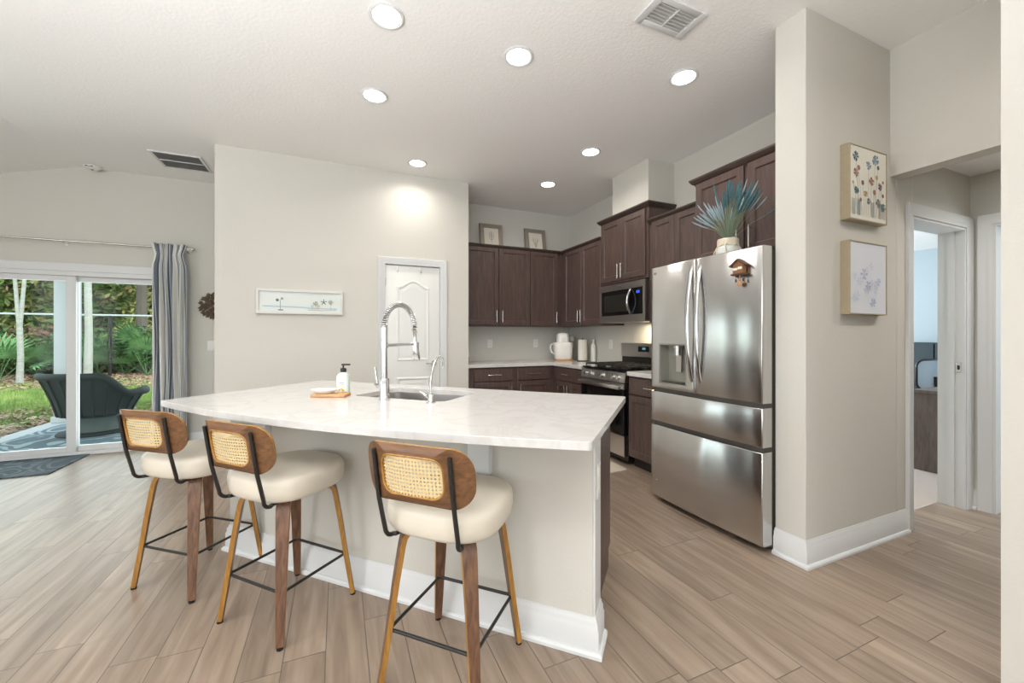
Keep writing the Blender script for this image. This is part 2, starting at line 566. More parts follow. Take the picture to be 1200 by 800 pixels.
# ------------------------------------------------------------------ mesh helpers
class MB:
    def __init__(self, T=None):
        self.bm = bmesh.new()
        self.T = T or Matrix.Identity(4)
        self.uv = self.bm.loops.layers.uv.new('UVMap')

    def v(self, p):
        return self.bm.verts.new(self.T @ Vector(p))

    def face(self, vs, mi=0):
        try:
            f = self.bm.faces.new(vs)
            f.material_index = mi
            return f
        except ValueError:
            return None

    def box(self, x0, x1, y0, y1, z0, z1, mi=0, bev=0.0, seg=2):
        if x1 < x0: x0, x1 = x1, x0
        if y1 < y0: y0, y1 = y1, y0
        if z1 < z0: z0, z1 = z1, z0
        vs = [self.v((x, y, z)) for x in (x0, x1) for y in (y0, y1) for z in (z0, z1)]
        idx = [(0, 1, 3, 2), (4, 6, 7, 5), (0, 4, 5, 1), (2, 3, 7, 6), (0, 2, 6, 4), (1, 5, 7, 3)]
        fs = [self.face([vs[i] for i in q], mi) for q in idx]
        if bev > 0:
            es = list({e for f in fs for e in f.edges})
            r = bmesh.ops.bevel(self.bm, geom=es, offset=bev, segments=seg, profile=0.5, affect='EDGES')
            for f in r['faces']:
                f.material_index = mi
        return self

    def ringloft(self, rings, mi=0, cap=True, closed=True):
        R_ = [[self.v(p) for p in ring] for ring in rings]
        n = len(R_[0])
        for a, b in zip(R_, R_[1:]):
            for i in range(n if closed else n - 1):
                j = (i + 1) % n
                self.face([a[i], a[j], b[j], b[i]], mi)
        if cap and closed:
            self.face(list(reversed(R_[0])), mi)
            self.face(R_[-1], mi)
        return self

    def tube(self, pts, r, seg=10, mi=0, cap=True, flat=None):
        pts = [Vector(p) for p in pts]
        n = len(pts)
        rr = r if isinstance(r, (list, tuple)) else [r] * n
        rings = []
        up = None
        for i, p in enumerate(pts):
            if i == 0:
                t = pts[1] - pts[0]
            elif i == n - 1:
                t = pts[-1] - pts[-2]
            else:
                t = (pts[i + 1] - p).normalized() + (p - pts[i - 1]).normalized()
            t.normalize()
            if up is None:
                a = Vector((0, 0, 1)) if abs(t.z) < 0.9 else Vector((1, 0, 0))
                up = (a - t * a.dot(t)).normalized()
            else:
                up = (up - t * up.dot(t))
                if up.length < 1e-6:
                    up = t.orthogonal()
                up.normalize()
            s = t.cross(up)
            rings.append([p + (up * cos(2 * pi * k / seg) + s * sin(2 * pi * k / seg)) * rr[i] for k in range(seg)])
        return self.ringloft(rings, mi, cap)

    def cyl(self, p0, p1, r, seg=20, mi=0, r2=None):
        return self.tube([p0, p1], [r, r if r2 is None else r2], seg, mi)

    def lathe(self, prof, c=(0, 0, 0), seg=28, mi=0, cap=True, sx=1, sy=1):
        rings = [[(c[0] + r * sx * cos(2 * pi * k / seg), c[1] + r * sy * sin(2 * pi * k / seg), c[2] + z) for k in range(seg)] for r, z in prof]
        return self.ringloft(rings, mi, cap)

    def sphere(self, c, rx, ry=None, rz=None, seg=16, mi=0):
        ry = ry or rx
        rz = rz or rx
        n = max(5, seg // 2)
        rings = []
        for i in range(n + 1):
            a = -pi / 2 + pi * i / n
            cr = max(cos(a), 0.02)
            rings.append([(c[0] + rx * cr * cos(2 * pi * k / seg), c[1] + ry * cr * sin(2 * pi * k / seg), c[2] + rz * sin(a)) for k in range(seg)])
        return self.ringloft(rings, mi)

    def prism(self, poly, z0, z1, mi=0):
        """poly in local xy, extruded in z"""
        return self.ringloft([[(x, y, z0) for x, y in poly], [(x, y, z1) for x, y in poly]], mi)

    def prism_y(self, poly, y0, y1, mi=0):
        return self.ringloft([[(x, y0, z) for x, z in poly], [(x, y1, z) for x, z in poly]], mi)

    def sweep(self, path, prof, z0=0.0, mi=0):
        """path: xy points; prof: closed list of (out, z); out is to the right of travel; mitred."""
        P = [Vector((p[0], p[1])) for p in path]
        n = len(P)
        rings = []
        for i in range(n):
            if i == 0:
                d = (P[1] - P[0]).normalized(); nrm = Vector((d.y, -d.x)); k = 1
            elif i == n - 1:
                d = (P[-1] - P[-2]).normalized(); nrm = Vector((d.y, -d.x)); k = 1
            else:
                d1 = (P[i] - P[i - 1]).normalized(); d2 = (P[i + 1] - P[i]).normalized()
                n1 = Vector((d1.y, -d1.x)); n2 = Vector((d2.y, -d2.x))
                nrm = (n1 + n2).normalized(); k = 1 / max(0.2, nrm.dot(n1))
            rings.append([(P[i].x + nrm.x * o * k, P[i].y + nrm.y * o * k, z0 + z) for o, z in prof])
        return self.ringloft(rings, mi)

    def sheet(self, fn, nu, nv, mi=0, thick=0.0, uvf=None):
        """fn(u,v)->point ; grid; optional thickness handled by solidify"""
        G = [[self.v(fn(i / nu, j / nv)) for j in range(nv + 1)] for i in range(nu + 1)]
        for i in range(nu):
            for j in range(nv):
                f = self.face([G[i][j], G[i + 1][j], G[i + 1][j + 1], G[i][j + 1]], mi)
                if f and uvf:
                    for lp, (a, b) in zip(f.loops, ((i, j), (i + 1, j), (i + 1, j + 1), (i, j + 1))):
                        lp[self.uv].uv = uvf(a / nu, b / nv)
        return self

    def build(self, name, m, parent=None, smooth=35, loc=None, rot=None, recalc=True, bevel=0.0):
        if recalc:
            bmesh.ops.recalc_face_normals(self.bm, faces=self.bm.faces)
        me = bpy.data.meshes.new(name)
        self.bm.to_mesh(me)
        self.bm.free()
        for mm in (m if isinstance(m, (list, tuple)) else [m]):
            me.materials.append(M[mm] if isinstance(mm, str) else mm)
        if smooth:
            me.polygons.foreach_set('use_smooth', [True] * len(me.polygons))
            me.set_sharp_from_angle(angle=R(smooth))
        o = bpy.data.objects.new(name, me)
        COL.objects.link(o)
        if loc: o.location = loc
        if rot: o.rotation_euler = rot
        if parent: o.parent = parent
        if bevel:
            md = o.modifiers.new('bevel', 'BEVEL')
            md.width = bevel
            md.segments = 2
            md.limit_method = 'ANGLE'
            md.angle_limit = R(40)
        return o


def thing(name, label, cat, loc=(0, 0, 0), rz=0.0, group=None, rx=0, ry=0):
    o = bpy.data.objects.new(name, None)
    o.empty_display_size = 0.1
    COL.objects.link(o)
    o.location = loc
    o.rotation_euler = (rx, ry, rz)
    o['label'] = label
    o['category'] = cat
    if group: o['group'] = group
    return o


def tag(o, label, cat, group=None, kind=None):
    o['label'] = label
    o['category'] = cat
    if group: o['group'] = group
    if kind: o['kind'] = kind
    return o


def struct(o):
    o['kind'] = 'structure'
    return o


def sbox(name, m, x0, x1, y0, y1, z0, z1, bev=0):
    return struct(MB().box(x0, x1, y0, y1, z0, z1, bev=bev).build(name, m))


def dup(root, loc, rz=None, label=None, group=None):
    r = root.copy()
    COL.objects.link(r)
    r.location = loc
    if rz is not None: r.rotation_euler = (root.rotation_euler[0], root.rotation_euler[1], rz)
    if label: r['label'] = label
    if group: r['group'] = group
    for ch in list(root.children):
        c = ch.copy()
        COL.objects.link(c)
        c.parent = r
        for g in list(ch.children):
            d = g.copy()
            COL.objects.link(d)
            d.parent = c
    return r


def rrect(x0, x1, y0, y1, r, n=6):
    pts = []
    for cx, cy, a0 in ((x1 - r, y1 - r, 0), (x0 + r, y1 - r, 90), (x0 + r, y0 + r, 180), (x1 - r, y0 + r, 270)):
        for k in range(n + 1):
            a = R(a0 + 90 * k / n)
            pts.append((cx + r * cos(a), cy + r * sin(a)))
    return pts


BASEP = [(0, 0), (0.030, 0), (0.030, 0.012), (0.024, 0.020), (0.016, 0.022), (0.016, 0.098), (0.011, 0.106), (0.011, 0.124), (0.005, 0.134), (0.003, 0.145), (0, 0.145)]
CASEP = [(0.0, 0.0)]


# ================================================================== ROOM SHELL
H = 3.04
YP = 5.72      # patio wall
YB = 5.20      # kitchen back wall
XR = 3.20      # kitchen right wall
YD = 4.53      # pantry wall
YA = 1.373     # wall with canvases

sbox('floor', 'floor', -4.9, 4.5, -4.1, 5.80, -0.12, 0.0)
ob = MB().prism([(-2.51, -4.1), (4.6, -4.1), (4.6, 5.85), (-2.51, 5.85)], H, H + 0.1).build('ceiling', 'ceiling'); struct(ob)
b = MB()
b.ringloft([[(-2.51, y, H), (-4.9, y, 2.38), (-4.9, y, 2.5), (-2.51, y, H + 0.1)] for y in (-4.1, 5.85)])
struct(b.build('ceiling_slope', 'ceiling'))

# patio wall with the slider opening (x -4.45..-1.72, z 0..1.96)
b = MB()
b.box(-4.9, -4.47, YP, YP + 0.15, 0, 2.5)
b.box(-1.68, -0.93, YP, YP + 0.15, 0, H)
b.box(-4.47, -1.68, YP, YP + 0.15, 1.955, 2.50)
b.box(-4.0, -1.68, YP, YP + 0.15, 2.50, 2.63)
b.box(-2.62, -1.68, YP, YP + 0.15, 2.63, H)
b.ringloft([[(-4.47, y, 2.50), (-2.62, y, 2.50), (-2.62, y, 3.01)] for y in (YP + 0.002, YP + 0.148)])
struct(b.build('wall_patio', 'wall', smooth=0))

# pantry wall with door opening
b = MB()
b.box(-1.05, 0.455, YD, YD + 0.12, 0, H)
b.box(1.085, 1.405, YD, YD + 0.12, 0, H)
b.box(0.455, 1.085, YD, YD + 0.12, 2.05, H)
b.box(-1.05, -0.93, YD + 0.12, YP + 0.15, 0, H)
b.box(1.285, 1.405, YD + 0.12, YB, 0, H)
struct(b.build('wall_pantry', 'wall', smooth=0))

sbox('wall_kitchen_back', 'wall', -0.93, XR + 0.12, YB, YB + 0.12, 0, H)
b = MB()
b.box(XR, XR + 0.12, 1.54, YB, 0, H)
struct(b.build('wall_kitchen_right', 'wall', smooth=0))
# duct chase above the microwave
struct(MB().box(2.86, XR, 3.164, 3.74, 2.56, H).build('wall_duct_chase', 'wall', smooth=0))

# wall with the two canvases; pillar end faces the kitchen
b = MB()
b.box(2.33, 3.25, YA, 1.54, 0, H)
b.box(3.25, 3.435, YA, 1.51, 0, H)
b.box(3.435, 4.165, YA, 1.51, 2.03, H)
b.box(4.165, 4.45, YA, 1.51, 0, H)
struct(b.build('wall_canvas', 'wall', smooth=0, bevel=0.006))
# dropped header over the hall opening
sbox('wall_hall_header', 'wall', 3.17, 3.29, -1.6, YA, 2.25, H)
sbox('ceiling_hall', 'ceiling', 3.29, 4.40, -1.6, YA, 2.42, 2.5)
# hall end wall with door 2 opening (y 0.50..1.255)
b = MB()
b.box(4.25, 4.37, 1.255, YA, 0, 2.42)
b.box(4.25, 4.37, 0.50, 1.255, 2.04, 2.42)
b.box(4.25, 4.37, -1.6, 0.50, 0, 2.42)
struct(b.build('wall_hall_end', 'wall', smooth=0))
# wall close on the right of the picture
sbox('wall_near_right', 'wall', 2.105, 2.24, -4.1, 0.607, 0, H)
sbox('wall_hall_side', 'wall', 2.24, 4.5, -1.7, -1.6, 0, H)
# walls behind the viewpoint
b = MB()
for x0, x1, z0, z1 in ((-4.9, -4.4, 0, H), (-1.4, -0.4, 0, H), (1.8, 2.3, 0, H), (-4.4, -1.4, 0, 0.5), (-4.4, -1.4, 2.6, H), (-0.4, 1.8, 0, 0.5), (-0.4, 1.8, 2.6, H)):
    b.box(x0, x1, -4.1, -3.95, z0, z1)
struct(b.build('wall_rear', 'wall', smooth=0))
b = MB()
b.box(-4.9, -4.8, -4.1, -0.7, 0, H)
b.box(-4.9, -4.8, 1.9, 5.8, 0, H)
b.box(-4.9, -4.8, -0.7, 1.9, 0, 0.65)
b.box(-4.9, -4.8, -0.7, 1.9, 2.25, H)
struct(b.build('wall_left', 'wall', smooth=0))

# office beyond the hall door
sbox('floor_office', 'carpet', 3.3, 7.6, 1.512, 5.1, -0.12, 0.002)
sbox('ceiling_office', 'ceiling', 3.33, 7.6, 1.52, 5.1, 2.44, 2.52)
b = MB()
b.box(7.4, 7.55, 1.4, 5.1, 0, 2.44)
b.box(3.33, 7.55, 5.0, 5.1, 0, 2.44)
b.box(4.46, 7.4, 1.40, 1.51, 0, 2.44)
struct(b.build('wall_office', 'bluewall', smooth=0))
sbox('floor_end_room', 'carpet', 4.5, 7.6, -1.9, 1.39, -0.12, 0.0)
b = MB()
b.box(6.4, 6.5, -1.9, 1.39, 0, 2.44)
b.box(4.38, 6.5, -1.9, -1.8, 0, 2.44)
struct(b.build('wall_end_room', 'bluewall', smooth=0))
sbox('ceiling_end_room', 'ceiling', 4.38, 6.5, -1.9, 1.39, 2.44, 2.5)

# baseboards
struct(MB().sweep([(3.352, YA), (2.33, YA), (2.33, 1.54)][::1], BASEP).build('baseboard_canvas', 'trim')) if False else None
struct(MB().sweep([(2.33, 1.54), (2.33, YA), (3.352, YA)], BASEP).build('baseboard_canvas', 'trim'))
struct(MB().sweep([(-1.05, YP), (-1.05, YD), (0.394, YD)], BASEP).build('baseboard_pantry', 'trim'))
struct(MB().sweep([(1.142, YD), (1.405, YD), (1.405, 4.57)], BASEP).build('baseboard_pantry_end', 'trim'))
struct(MB().sweep([(-1.66, YP), (-1.05, YP)], BASEP).build('baseboard_patio', 'trim'))
struct(MB().sweep([(4.25, 1.373), (4.25, 1.335)], BASEP).build('baseboard_hall', 'trim'))


# ------------------------------------------------------------------ door casings
def casing(path, name):
    prof = [(0, 0), (0.085, 0), (0.085, 0.012), (0.072, 0.02), (0.05, 0.017), (0.03, 0.013), (0.008, 0.010), (0.0, 0.006)]
    return prof


def casing_frame(b, x0, x1, ztop, y, sgn=-1, w=0.075, T=None, z0=0.0):
    """casing around opening x0..x1, up to ztop, on plane y, protruding sgn in y. Built of mitred rings in the xz plane."""
    prof = [(0.006, 0.0), (0.006, 0.009), (0.014, 0.012), (0.034, 0.012), (0.040, 0.016), (0.060, 0.018), (w - 0.004, 0.021), (w, 0.017), (w, 0.0)]
    rings = []
    for (px, pz, dx, dz) in ((x0, z0, -1, 0), (x0, ztop, -1, 1), (x1, ztop, 1, 1), (x1, z0, 1, 0)):
        rings.append([(px + dx * o, y + sgn * h_, pz + dz * o) for o, h_ in prof])
    b.ringloft(rings)


b = MB()
casing_frame(b, 0.47, 1.07, 2.035, YD)
# jamb lining
b.box(0.455, 0.472, YD - 0.004, YD + 0.12, 0, 2.05)
b.box(1.068, 1.085, YD - 0.004, YD + 0.12, 0, 2.05)
b.box(0.472, 1.068, YD - 0.004, YD + 0.12, 2.035, 2.05)
struct(b.build('trim_pantry_door', 'trim'))


def panel_relief(b, outline_fn, y, n):
    """raised moulding: outline_fn(inset)->list of (x,z)"""
    rings = []
    for ins, dep in ((0, 0.0), (0.010, 0.008), (0.020, 0.008), (0.032, -0.0005), (0.060, 0.005)):
        rings.append([(x, y - dep, z) for x, z in outline_fn(ins)])
    b.ringloft(rings, 0, cap=False)
    b.face([b.v(p) for p in rings[-1]])


d = MB()
dx0, dx1, dz0, dz1 = 0.475, 1.065, 0.012, 2.030
dy = YD + 0.018
d.box(dx0, dx1, dy, dy + 0.035, dz0, dz1, bev=0.002)


def arch(ins):
    x0, x1, z0, z1 = dx0 + 0.115 + ins, dx1 - 0.115 - ins, 0.98 + ins, 1.80 - ins
    pts = [(x0, z0), (x1, z0)]
    for k in range(13):
        t = k / 12
        x = x1 + (x0 - x1) * t
        pts.append((x, z1 + 0.075 * (0.5 - 0.5 * cos(2 * pi * t))))
    return pts


def lower(ins):
    x0, x1, z0, z1 = dx0 + 0.115 + ins, dx1 - 0.115 - ins, 0.24 + ins, 0.80 - ins
    return [(x0, z0), (x1, z0)] + [(x1 + (x0 - x1) * k / 12, z1) for k in range(13)]


panel_relief(d, arch, dy, 15)
panel_relief(d, lower, dy, 15)
door1 = struct(d.build('door_1', 'doorpaint', smooth=30))
b = MB()
for z in (0.25, 1.02, 1.80):
    b.cyl((dx0 - 0.004, dy - 0.008, z), (dx0 - 0.004, dy - 0.008, z + 0.09), 0.006, 10)
b.build('hinge', 'nickel', door1)
b = MB()
b.cyl((dx1 - 0.065, dy - 0.001, 0.95), (dx1 - 0.065, dy - 0.012, 0.95), 0.03, 20)
b.cyl((dx1 - 0.065, dy - 0.010, 0.95), (dx1 - 0.065, dy - 0.045, 0.95), 0.010, 12)
b.tube([(dx1 - 0.065, dy - 0.045, 0.95), (dx1 - 0.11, dy - 0.048, 0.952), (dx1 - 0.16, dy - 0.046, 0.95)], [0.009, 0.008, 0.007], 10)
b.build('door_handle', 'nickel', door1)
for x, lab in ((0.60, 'left of the two thin metal hooks over the white pantry door'), (0.855, 'right of the two thin metal hooks over the white pantry door')):
    b = MB()
    b.box(x - 0.006, x + 0.006, dy - 0.004, dy - 0.001, 1.96, 2.034)
    b.box(x - 0.006, x + 0.006, dy - 0.004, dy + 0.036, 2.031, 2.034)
    b.tube([(x, dy - 0.003, 1.97), (x, dy - 0.02, 1.955), (x, dy - 0.03, 1.965), (x, dy - 0.03, 1.98)], 0.003, 8)
    tag(b.build('over_door_hook', 'nickel'), lab, 'hook', 'hooks over the pantry door')

# hall door 1 (open into the office): casing and jamb
b = MB()
casing_frame(b, 3.435, 4.165, 2.03, YA, w=0.083)
b.box(3.430, 3.446, YA - 0.004, 1.514, 0, 2.03)
b.box(4.154, 4.168, YA - 0.004, 1.514, 0, 2.03)
b.box(3.446, 4.154, YA - 0.004, 1.514, 2.018, 2.032)
b.box(4.142, 4.154, 1.42, 1.455, 0, 2.018)
jamb = struct(b.build('trim_office_door', 'trim'))
b = MB()
b.box(4.150, 4.1535, 1.388, 1.414, 0.99, 1.06)
b.box(4.1485, 4.1505, 1.395, 1.407, 1.01, 1.04, mi=1)
b.build('strike_plate', ['nickel', 'blackrubber'], jamb)
# hall door 2 casing
T = Matrix.Rotation(R(-90), 4, 'Z')
b = MB(Matrix.Translation((4.25, 1.255, 0)) @ T)
casing_frame(b, 0.0, 0.755, 2.04, 0.0, w=0.08)
b.box(-0.01, 0.008, -0.004, 0.125, 0, 2.045)
b.box(0.747, 0.765, -0.004, 0.125, 0, 2.045)
b.box(0.008, 0.747, -0.004, 0.125, 2.03, 2.045)
struct(b.build('trim_end_door', 'trim'))

# ------------------------------------------------------------------ sliding glass door
win = struct(bpy.data.objects.new('window_1', None)); COL.objects.link(win)
b = MB()
ty = YP
# outer frame: head, sill, jambs, with casing lips
b.box(-4.46, -1.69, ty - 0.035, ty + 0.10, 1.885, 1.96)
b.box(-4.50, -1.65, ty - 0.045, ty - 0.005, 1.93, 2.015, bev=0.004)
b.box(-4.46, -1.69, ty - 0.02, ty + 0.10, 0.0, 0.035)
b.box(-4.47, -4.41, ty - 0.035, ty + 0.10, 0.035, 1.885)
b.box(-1.745, -1.69, ty - 0.035, ty + 0.10, 0.035, 1.885)
b.build('window_frame', 'trim', win, smooth=0, bevel=0.003)


def sash(x0, x1, y, name):
    b = MB()
    b.box(x0, x0 + 0.075, y, y + 0.035, 0.036, 1.884)
    b.box(x1 - 0.075, x1, y, y + 0.035, 0.036, 1.884)
    b.box(x0 + 0.075, x1 - 0.075, y, y + 0.035, 0.036, 0.095)
    b.box(x0 + 0.075, x1 - 0.075, y, y + 0.035, 1.83, 1.884)
    s = b.build('sash', 'trim', win, smooth=0, bevel=0.003)
    MB().box(x0 + 0.07, x1 - 0.07, y + 0.014, y + 0.020, 0.09, 1.835).build('pane', 'glass', s, smooth=0)


sash(-3.54, -2.525, ty - 0.018, 's')
sash(-2.600, -1.745, ty + 0.022, 's')
sash(-4.41, -3.47, ty + 0.022, 's')

# ------------------------------------------------------------------ recessed lights
def downlight(x, y, label, z=H, power=CAN_POWER, group='recessed lights in the kitchen ceiling', r=0.075):
    t = thing('recessed_light', label, 'ceiling light', (x, y, z), group=group)
    MB().lathe([(r, -0.001), (r + 0.022, -0.001), (r + 0.022, -0.006), (r + 0.012, -0.010), (r, -0.006), (r, -0.001)], seg=32, cap=False).build('trim_ring', 'trim', t)
    MB().lathe([(r - 0.001, -0.002), (r - 0.001, -0.004), (r * 0.6, -0.0055)], seg=32).build('lens', 'lens', t)
    area('downlight', (0, 0, -0.02), (0, 0, 0), 0.13, 0.13, power, (1.0, 0.94, 0.87), t, 'DISK', 150)
    return t


for (x, y), lab in (((0.25, 2.34), 'round lit recessed light nearest the top edge above the bar stools'),
                    ((1.06, 2.345), 'round lit recessed light right of the nearest one, above the island end'),
                    ((0.25, 3.15), 'round lit recessed light above the left part of the island'),
                    ((2.19, 2.08), 'round lit recessed light in front of the refrigerator, beside the white air vent'),
                    ((0.755, 4.20), 'round lit recessed light close to the pantry wall above the white door'),
                    ((2.25, 3.28), 'round lit recessed light in front of the cabinet over the microwave'),
                    ((2.27, 4.18), 'smallest round lit recessed light, near the back kitchen corner')):
    downlight(x, y, lab, power=CAN_POWER * (0.8 if (x, y) == (0.755, 4.20) else 1))
for x, y in ((-2.0, 1.2), (-1.9, -1.8), (0.3, -1.8), (-0.6, -0.1)):  # extra unseen lamps added to brighten the room around the viewpoint
    downlight(x, y, 'unseen recessed light added to the living room ceiling behind the viewpoint', power=CAN_POWER * 1.3, group='added recessed lights in the living room ceiling')

downlight(3.78, 0.55, 'unseen recessed light added to the low hall ceiling', z=2.42, power=9, group='added recessed light of the hall')  # extra lamp put in to brighten the hall
downlight(2.72, 0.2, 'unseen recessed light added outside the hall opening', power=6, group='added recessed light of the entry')  # extra out-of-view lamp added beside the hall opening
# ------------------------------------------------------------------ ceiling vents and smoke detector
t = thing('air_supply_vent', 'white louvred square air vent in the ceiling near the refrigerator', 'air vent', (1.71, 1.715, H))
b = MB()
for x0, x1, y0, y1 in ((-0.175, -0.13, -0.10, 0.10), (0.13, 0.175, -0.10, 0.10), (-0.13, 0.13, -0.10, -0.065), (-0.13, 0.13, 0.065, 0.10), (-0.006, 0.006, -0.065, 0.065)):
    b.box(x0, x1, y0, y1, -0.012, -0.001, bev=0.002)
b.build('frame', 'trim', t)
MB().box(-0.13, 0.13, -0.065, 0.065, -0.003, -0.001).build('duct_opening', mat('pale_duct', srgb(196, 194, 190), 0.7), t)
for k in range(6):
    y = -0.052 + k * 0.021
    MB().ringloft([[(x, y - 0.008, -0.011), (x, y + 0.008, -0.004), (x, y + 0.0095, -0.005), (x, y - 0.0065, -0.012)] for x in (-0.13, 0.13)]).build('louvre', 'trim', t, smooth=0)
t = thing('return_air_grille', 'dark slotted return air grille in the ceiling beside the pantry wall', 'air vent', (-1.46, 5.12, H))
b = MB()
for x0, x1, y0, y1 in ((-0.21, -0.185, -0.21, 0.21), (0.185, 0.21, -0.21, 0.21), (-0.185, 0.185, -0.21, -0.185), (-0.185, 0.185, 0.185, 0.21), (-0.185, 0.185, -0.008, 0.008)):
    b.box(x0, x1, y0, y1, -0.012, -0.001, bev=0.002)
b.build('frame', 'trim', t)
MB().box(-0.185, 0.185, -0.185, 0.185, -0.003, -0.001).build('filter', 'dgrille', t)
b = MB()
for k in range(24):
    y = -0.178 + k * 0.0155
    if abs(y) < 0.01: continue
    b.ringloft([[(x, y - 0.005, -0.011), (x, y + 0.005, -0.004), (x, y + 0.006, -0.005), (x, y - 0.004, -0.012)] for x in (-0.185, 0.185)])
b.build('louvres', mat('grey_louvre', srgb(150, 148, 144), 0.6), t, smooth=0)
t = thing('smoke_detector', 'small white smoke detector at the top of the patio wall', 'smoke detector', (-2.36, 5.62, H))
MB().lathe([(0.055, -0.001), (0.068, -0.006), (0.068, -0.022), (0.05, -0.038), (0.02, -0.042)]).build('case', 'plastic', t)
MB().lathe([(0.012, -0.041), (0.012, -0.045), (0.004, -0.046)]).build('test_button', 'darkcase', t)
MB().box(-0.03, 0.03, -0.066, -0.05, -0.028, -0.02).build('sensor_slot', 'dgrille', t)

# ================================================================== KITCHEN CABINETS
RZ = R(-90)


def handle_v(x, z0, z1, y=0.0):
    b = MB()
    b.cyl((x, y - 0.032, z0), (x, y - 0.032, z1), 0.0055, 12)
    for z in (z0 + 0.02, z1 - 0.02):
        b.cyl((x, y + 0.0, z), (x, y - 0.032, z), 0.0045, 10)
    return b


def handle_h(z, x0, x1, y=0.0):
    b = MB()
    b.cyl((x0, y - 0.032, z), (x1, y - 0.032, z), 0.0055, 12)
    for x in (x0 + 0.02, x1 - 0.02):
        b.cyl((x, y + 0.0, z), (x, y - 0.032, z), 0.0045, 10)
    return b


def shaker(x0, x1, z0, z1, y=-0.02, fw=0.057):
    """a cabinet door front at local plane y (front) .. 0 (back)"""
    b = MB()
    o = [(x0, z0), (x1, z0), (x1, z1), (x0, z1)]

    def ring(ins, yy):
        return [(x0 + ins, yy, z0 + ins), (x1 - ins, yy, z0 + ins), (x1 - ins, yy, z1 - ins), (x0 + ins, yy, z1 - ins)]
    rings = [ring(0.0, -0.001), ring(0.0, y + 0.003), ring(0.003, y), ring(fw, y), ring(fw + 0.006, y + 0.009), ring(fw + 0.012, y + 0.010)]
    b.ringloft(rings, cap=False)
    b.face([b.v(p) for p in rings[-1]])
    b.face([b.v(p) for p in reversed(rings[0])])
    return b


def slab_front(x0, x1, z0, z1, y=-0.02):
    b = MB()

    def ring(ins, yy):
        return [(x0 + ins, yy, z0 + ins), (x1 - ins, yy, z0 + ins), (x1 - ins, yy, z1 - ins), (x0 + ins, yy, z1 - ins)]
    rings = [ring(0.0, -0.001), ring(0.0, y + 0.006), ring(0.006, y), ring(0.02, y), ring(0.021, y)]
    b.ringloft(rings, cap=False)
    b.face([b.v(p) for p in rings[-1]])
    b.face([b.v(p) for p in reversed(rings[0])])
    return b


CROWN = [(0, 0), (0.004, 0.0), (0.008, 0.012), (0.024, 0.022), (0.036, 0.040), (0.040, 0.046), (0.040, 0.058), (0, 0.058)]


def cabinet(name, label, loc, rz, w, depth, h, doors=(), drawers=(), crown=None, kick=False, group=None, cat='cabinet', light_rail=False):
    """local: x 0..w to the right, y 0 = carcass front .. depth, z 0..h"""
    t = thing(name, label, cat, loc, rz, group)
    z0 = 0.10 if kick else 0.0
    b = MB()
    b.box(0, w, 0, depth, z0, h)
    b.build('carcass', 'cab', t, smooth=0, bevel=0.0015)
    if kick:
        MB().box(0.0, w, 0.06, depth, 0, z0 - 0.001).build('toe_kick', 'kick', t, smooth=0)
    for (x0, x1, a, c, hx, hz0, hz1) in doors:
        dd = shaker(x0, x1, a, c).build('door', 'cab', t, smooth=20)
        if hx is not None:
            handle_v(hx, hz0, hz1, -0.0202).build('handle', 'nickel', dd)
    for (x0, x1, a, c) in drawers:
        dd = slab_front(x0, x1, a, c).build('drawer', 'cab', t, smooth=20)
        m_ = (x0 + x1) / 2
        handle_h((a + c) / 2, m_ - 0.085, m_ + 0.085, -0.0202).build('handle', 'nickel', dd)
    if crown:
        path, zc = crown
        MB().sweep(path, CROWN, zc).build('crown_moulding', 'cabdark', t, smooth=25)
    return t


UD = 0.35 - 0.02  # upper depth behind the door
GU = 'wall cabinets above the kitchen counter'
yu = YB - 0.33
# back wall uppers (local x = world x); carcass front at world y = yu
cabinet('wall_cabinet', 'dark wall cabinet with two doors under the left ornate picture frame', (1.407, yu, 1.385), 0, 0.960, 0.328, 1.025,
        doors=((0.055, 0.505, 0.012, 1.013, 0.468, 0.05, 0.20), (0.511, 0.957, 0.012, 1.013, 0.548, 0.05, 0.20)),
        crown=([(0, 0), (0.960, 0)], 0.985), group=GU)
cabinet('wall_cabinet', 'dark single-door wall cabinet at the back corner left of the paper towels', (2.369, yu, 1.385), 0, 0.829, 0.328, 1.025,
        doors=((0.004, 0.415, 0.012, 1.013, 0.385, 0.05, 0.20),),
        crown=([(0, 0), (0.455, 0)], 0.985), group=GU)
# right wall uppers: origin at (XR-0.33, yleft)
xu = XR - 0.33
cabinet('wall_cabinet', 'dark two-door wall cabinet between the back corner and the microwave', (xu, yu - 0.002, 1.385), RZ, 0.918, 0.328, 1.025,
        doors=((0.075, 0.492, 0.012, 1.013, 0.462, 0.05, 0.20), (0.498, 0.914, 0.012, 1.013, 0.528, 0.05, 0.20)),
        crown=([(0.0, 0), (0.918, 0)], 0.985), group=GU)
cabinet('wall_cabinet', 'taller dark wall cabinet directly above the microwave', (xu - 0.01, 3.945, 1.845), RZ, 0.785, 0.338, 0.735,
        doors=((0.015, 0.378, 0.025, 0.700, 0.352, 0.045, 0.20), (0.384, 0.748, 0.025, 0.700, 0.410, 0.045, 0.20)),
        crown=([(0, 0.33), (0, 0), (0.785, 0), (0.785, 0.33)], 0.700), group=GU)
cabinet('wall_cabinet', 'short dark wall cabinet between the microwave and the refrigerator', (xu, 3.158, 1.385), RZ, 0.70, 0.328, 1.015,
        doors=((0.050, 0.335, 0.012, 1.000, 0.31, 0.05, 0.20), (0.341, 0.630, 0.012, 1.000, 0.37, 0.05, 0.20)),
        crown=([(0, 0), (0.70, 0)], 0.975), group=GU)
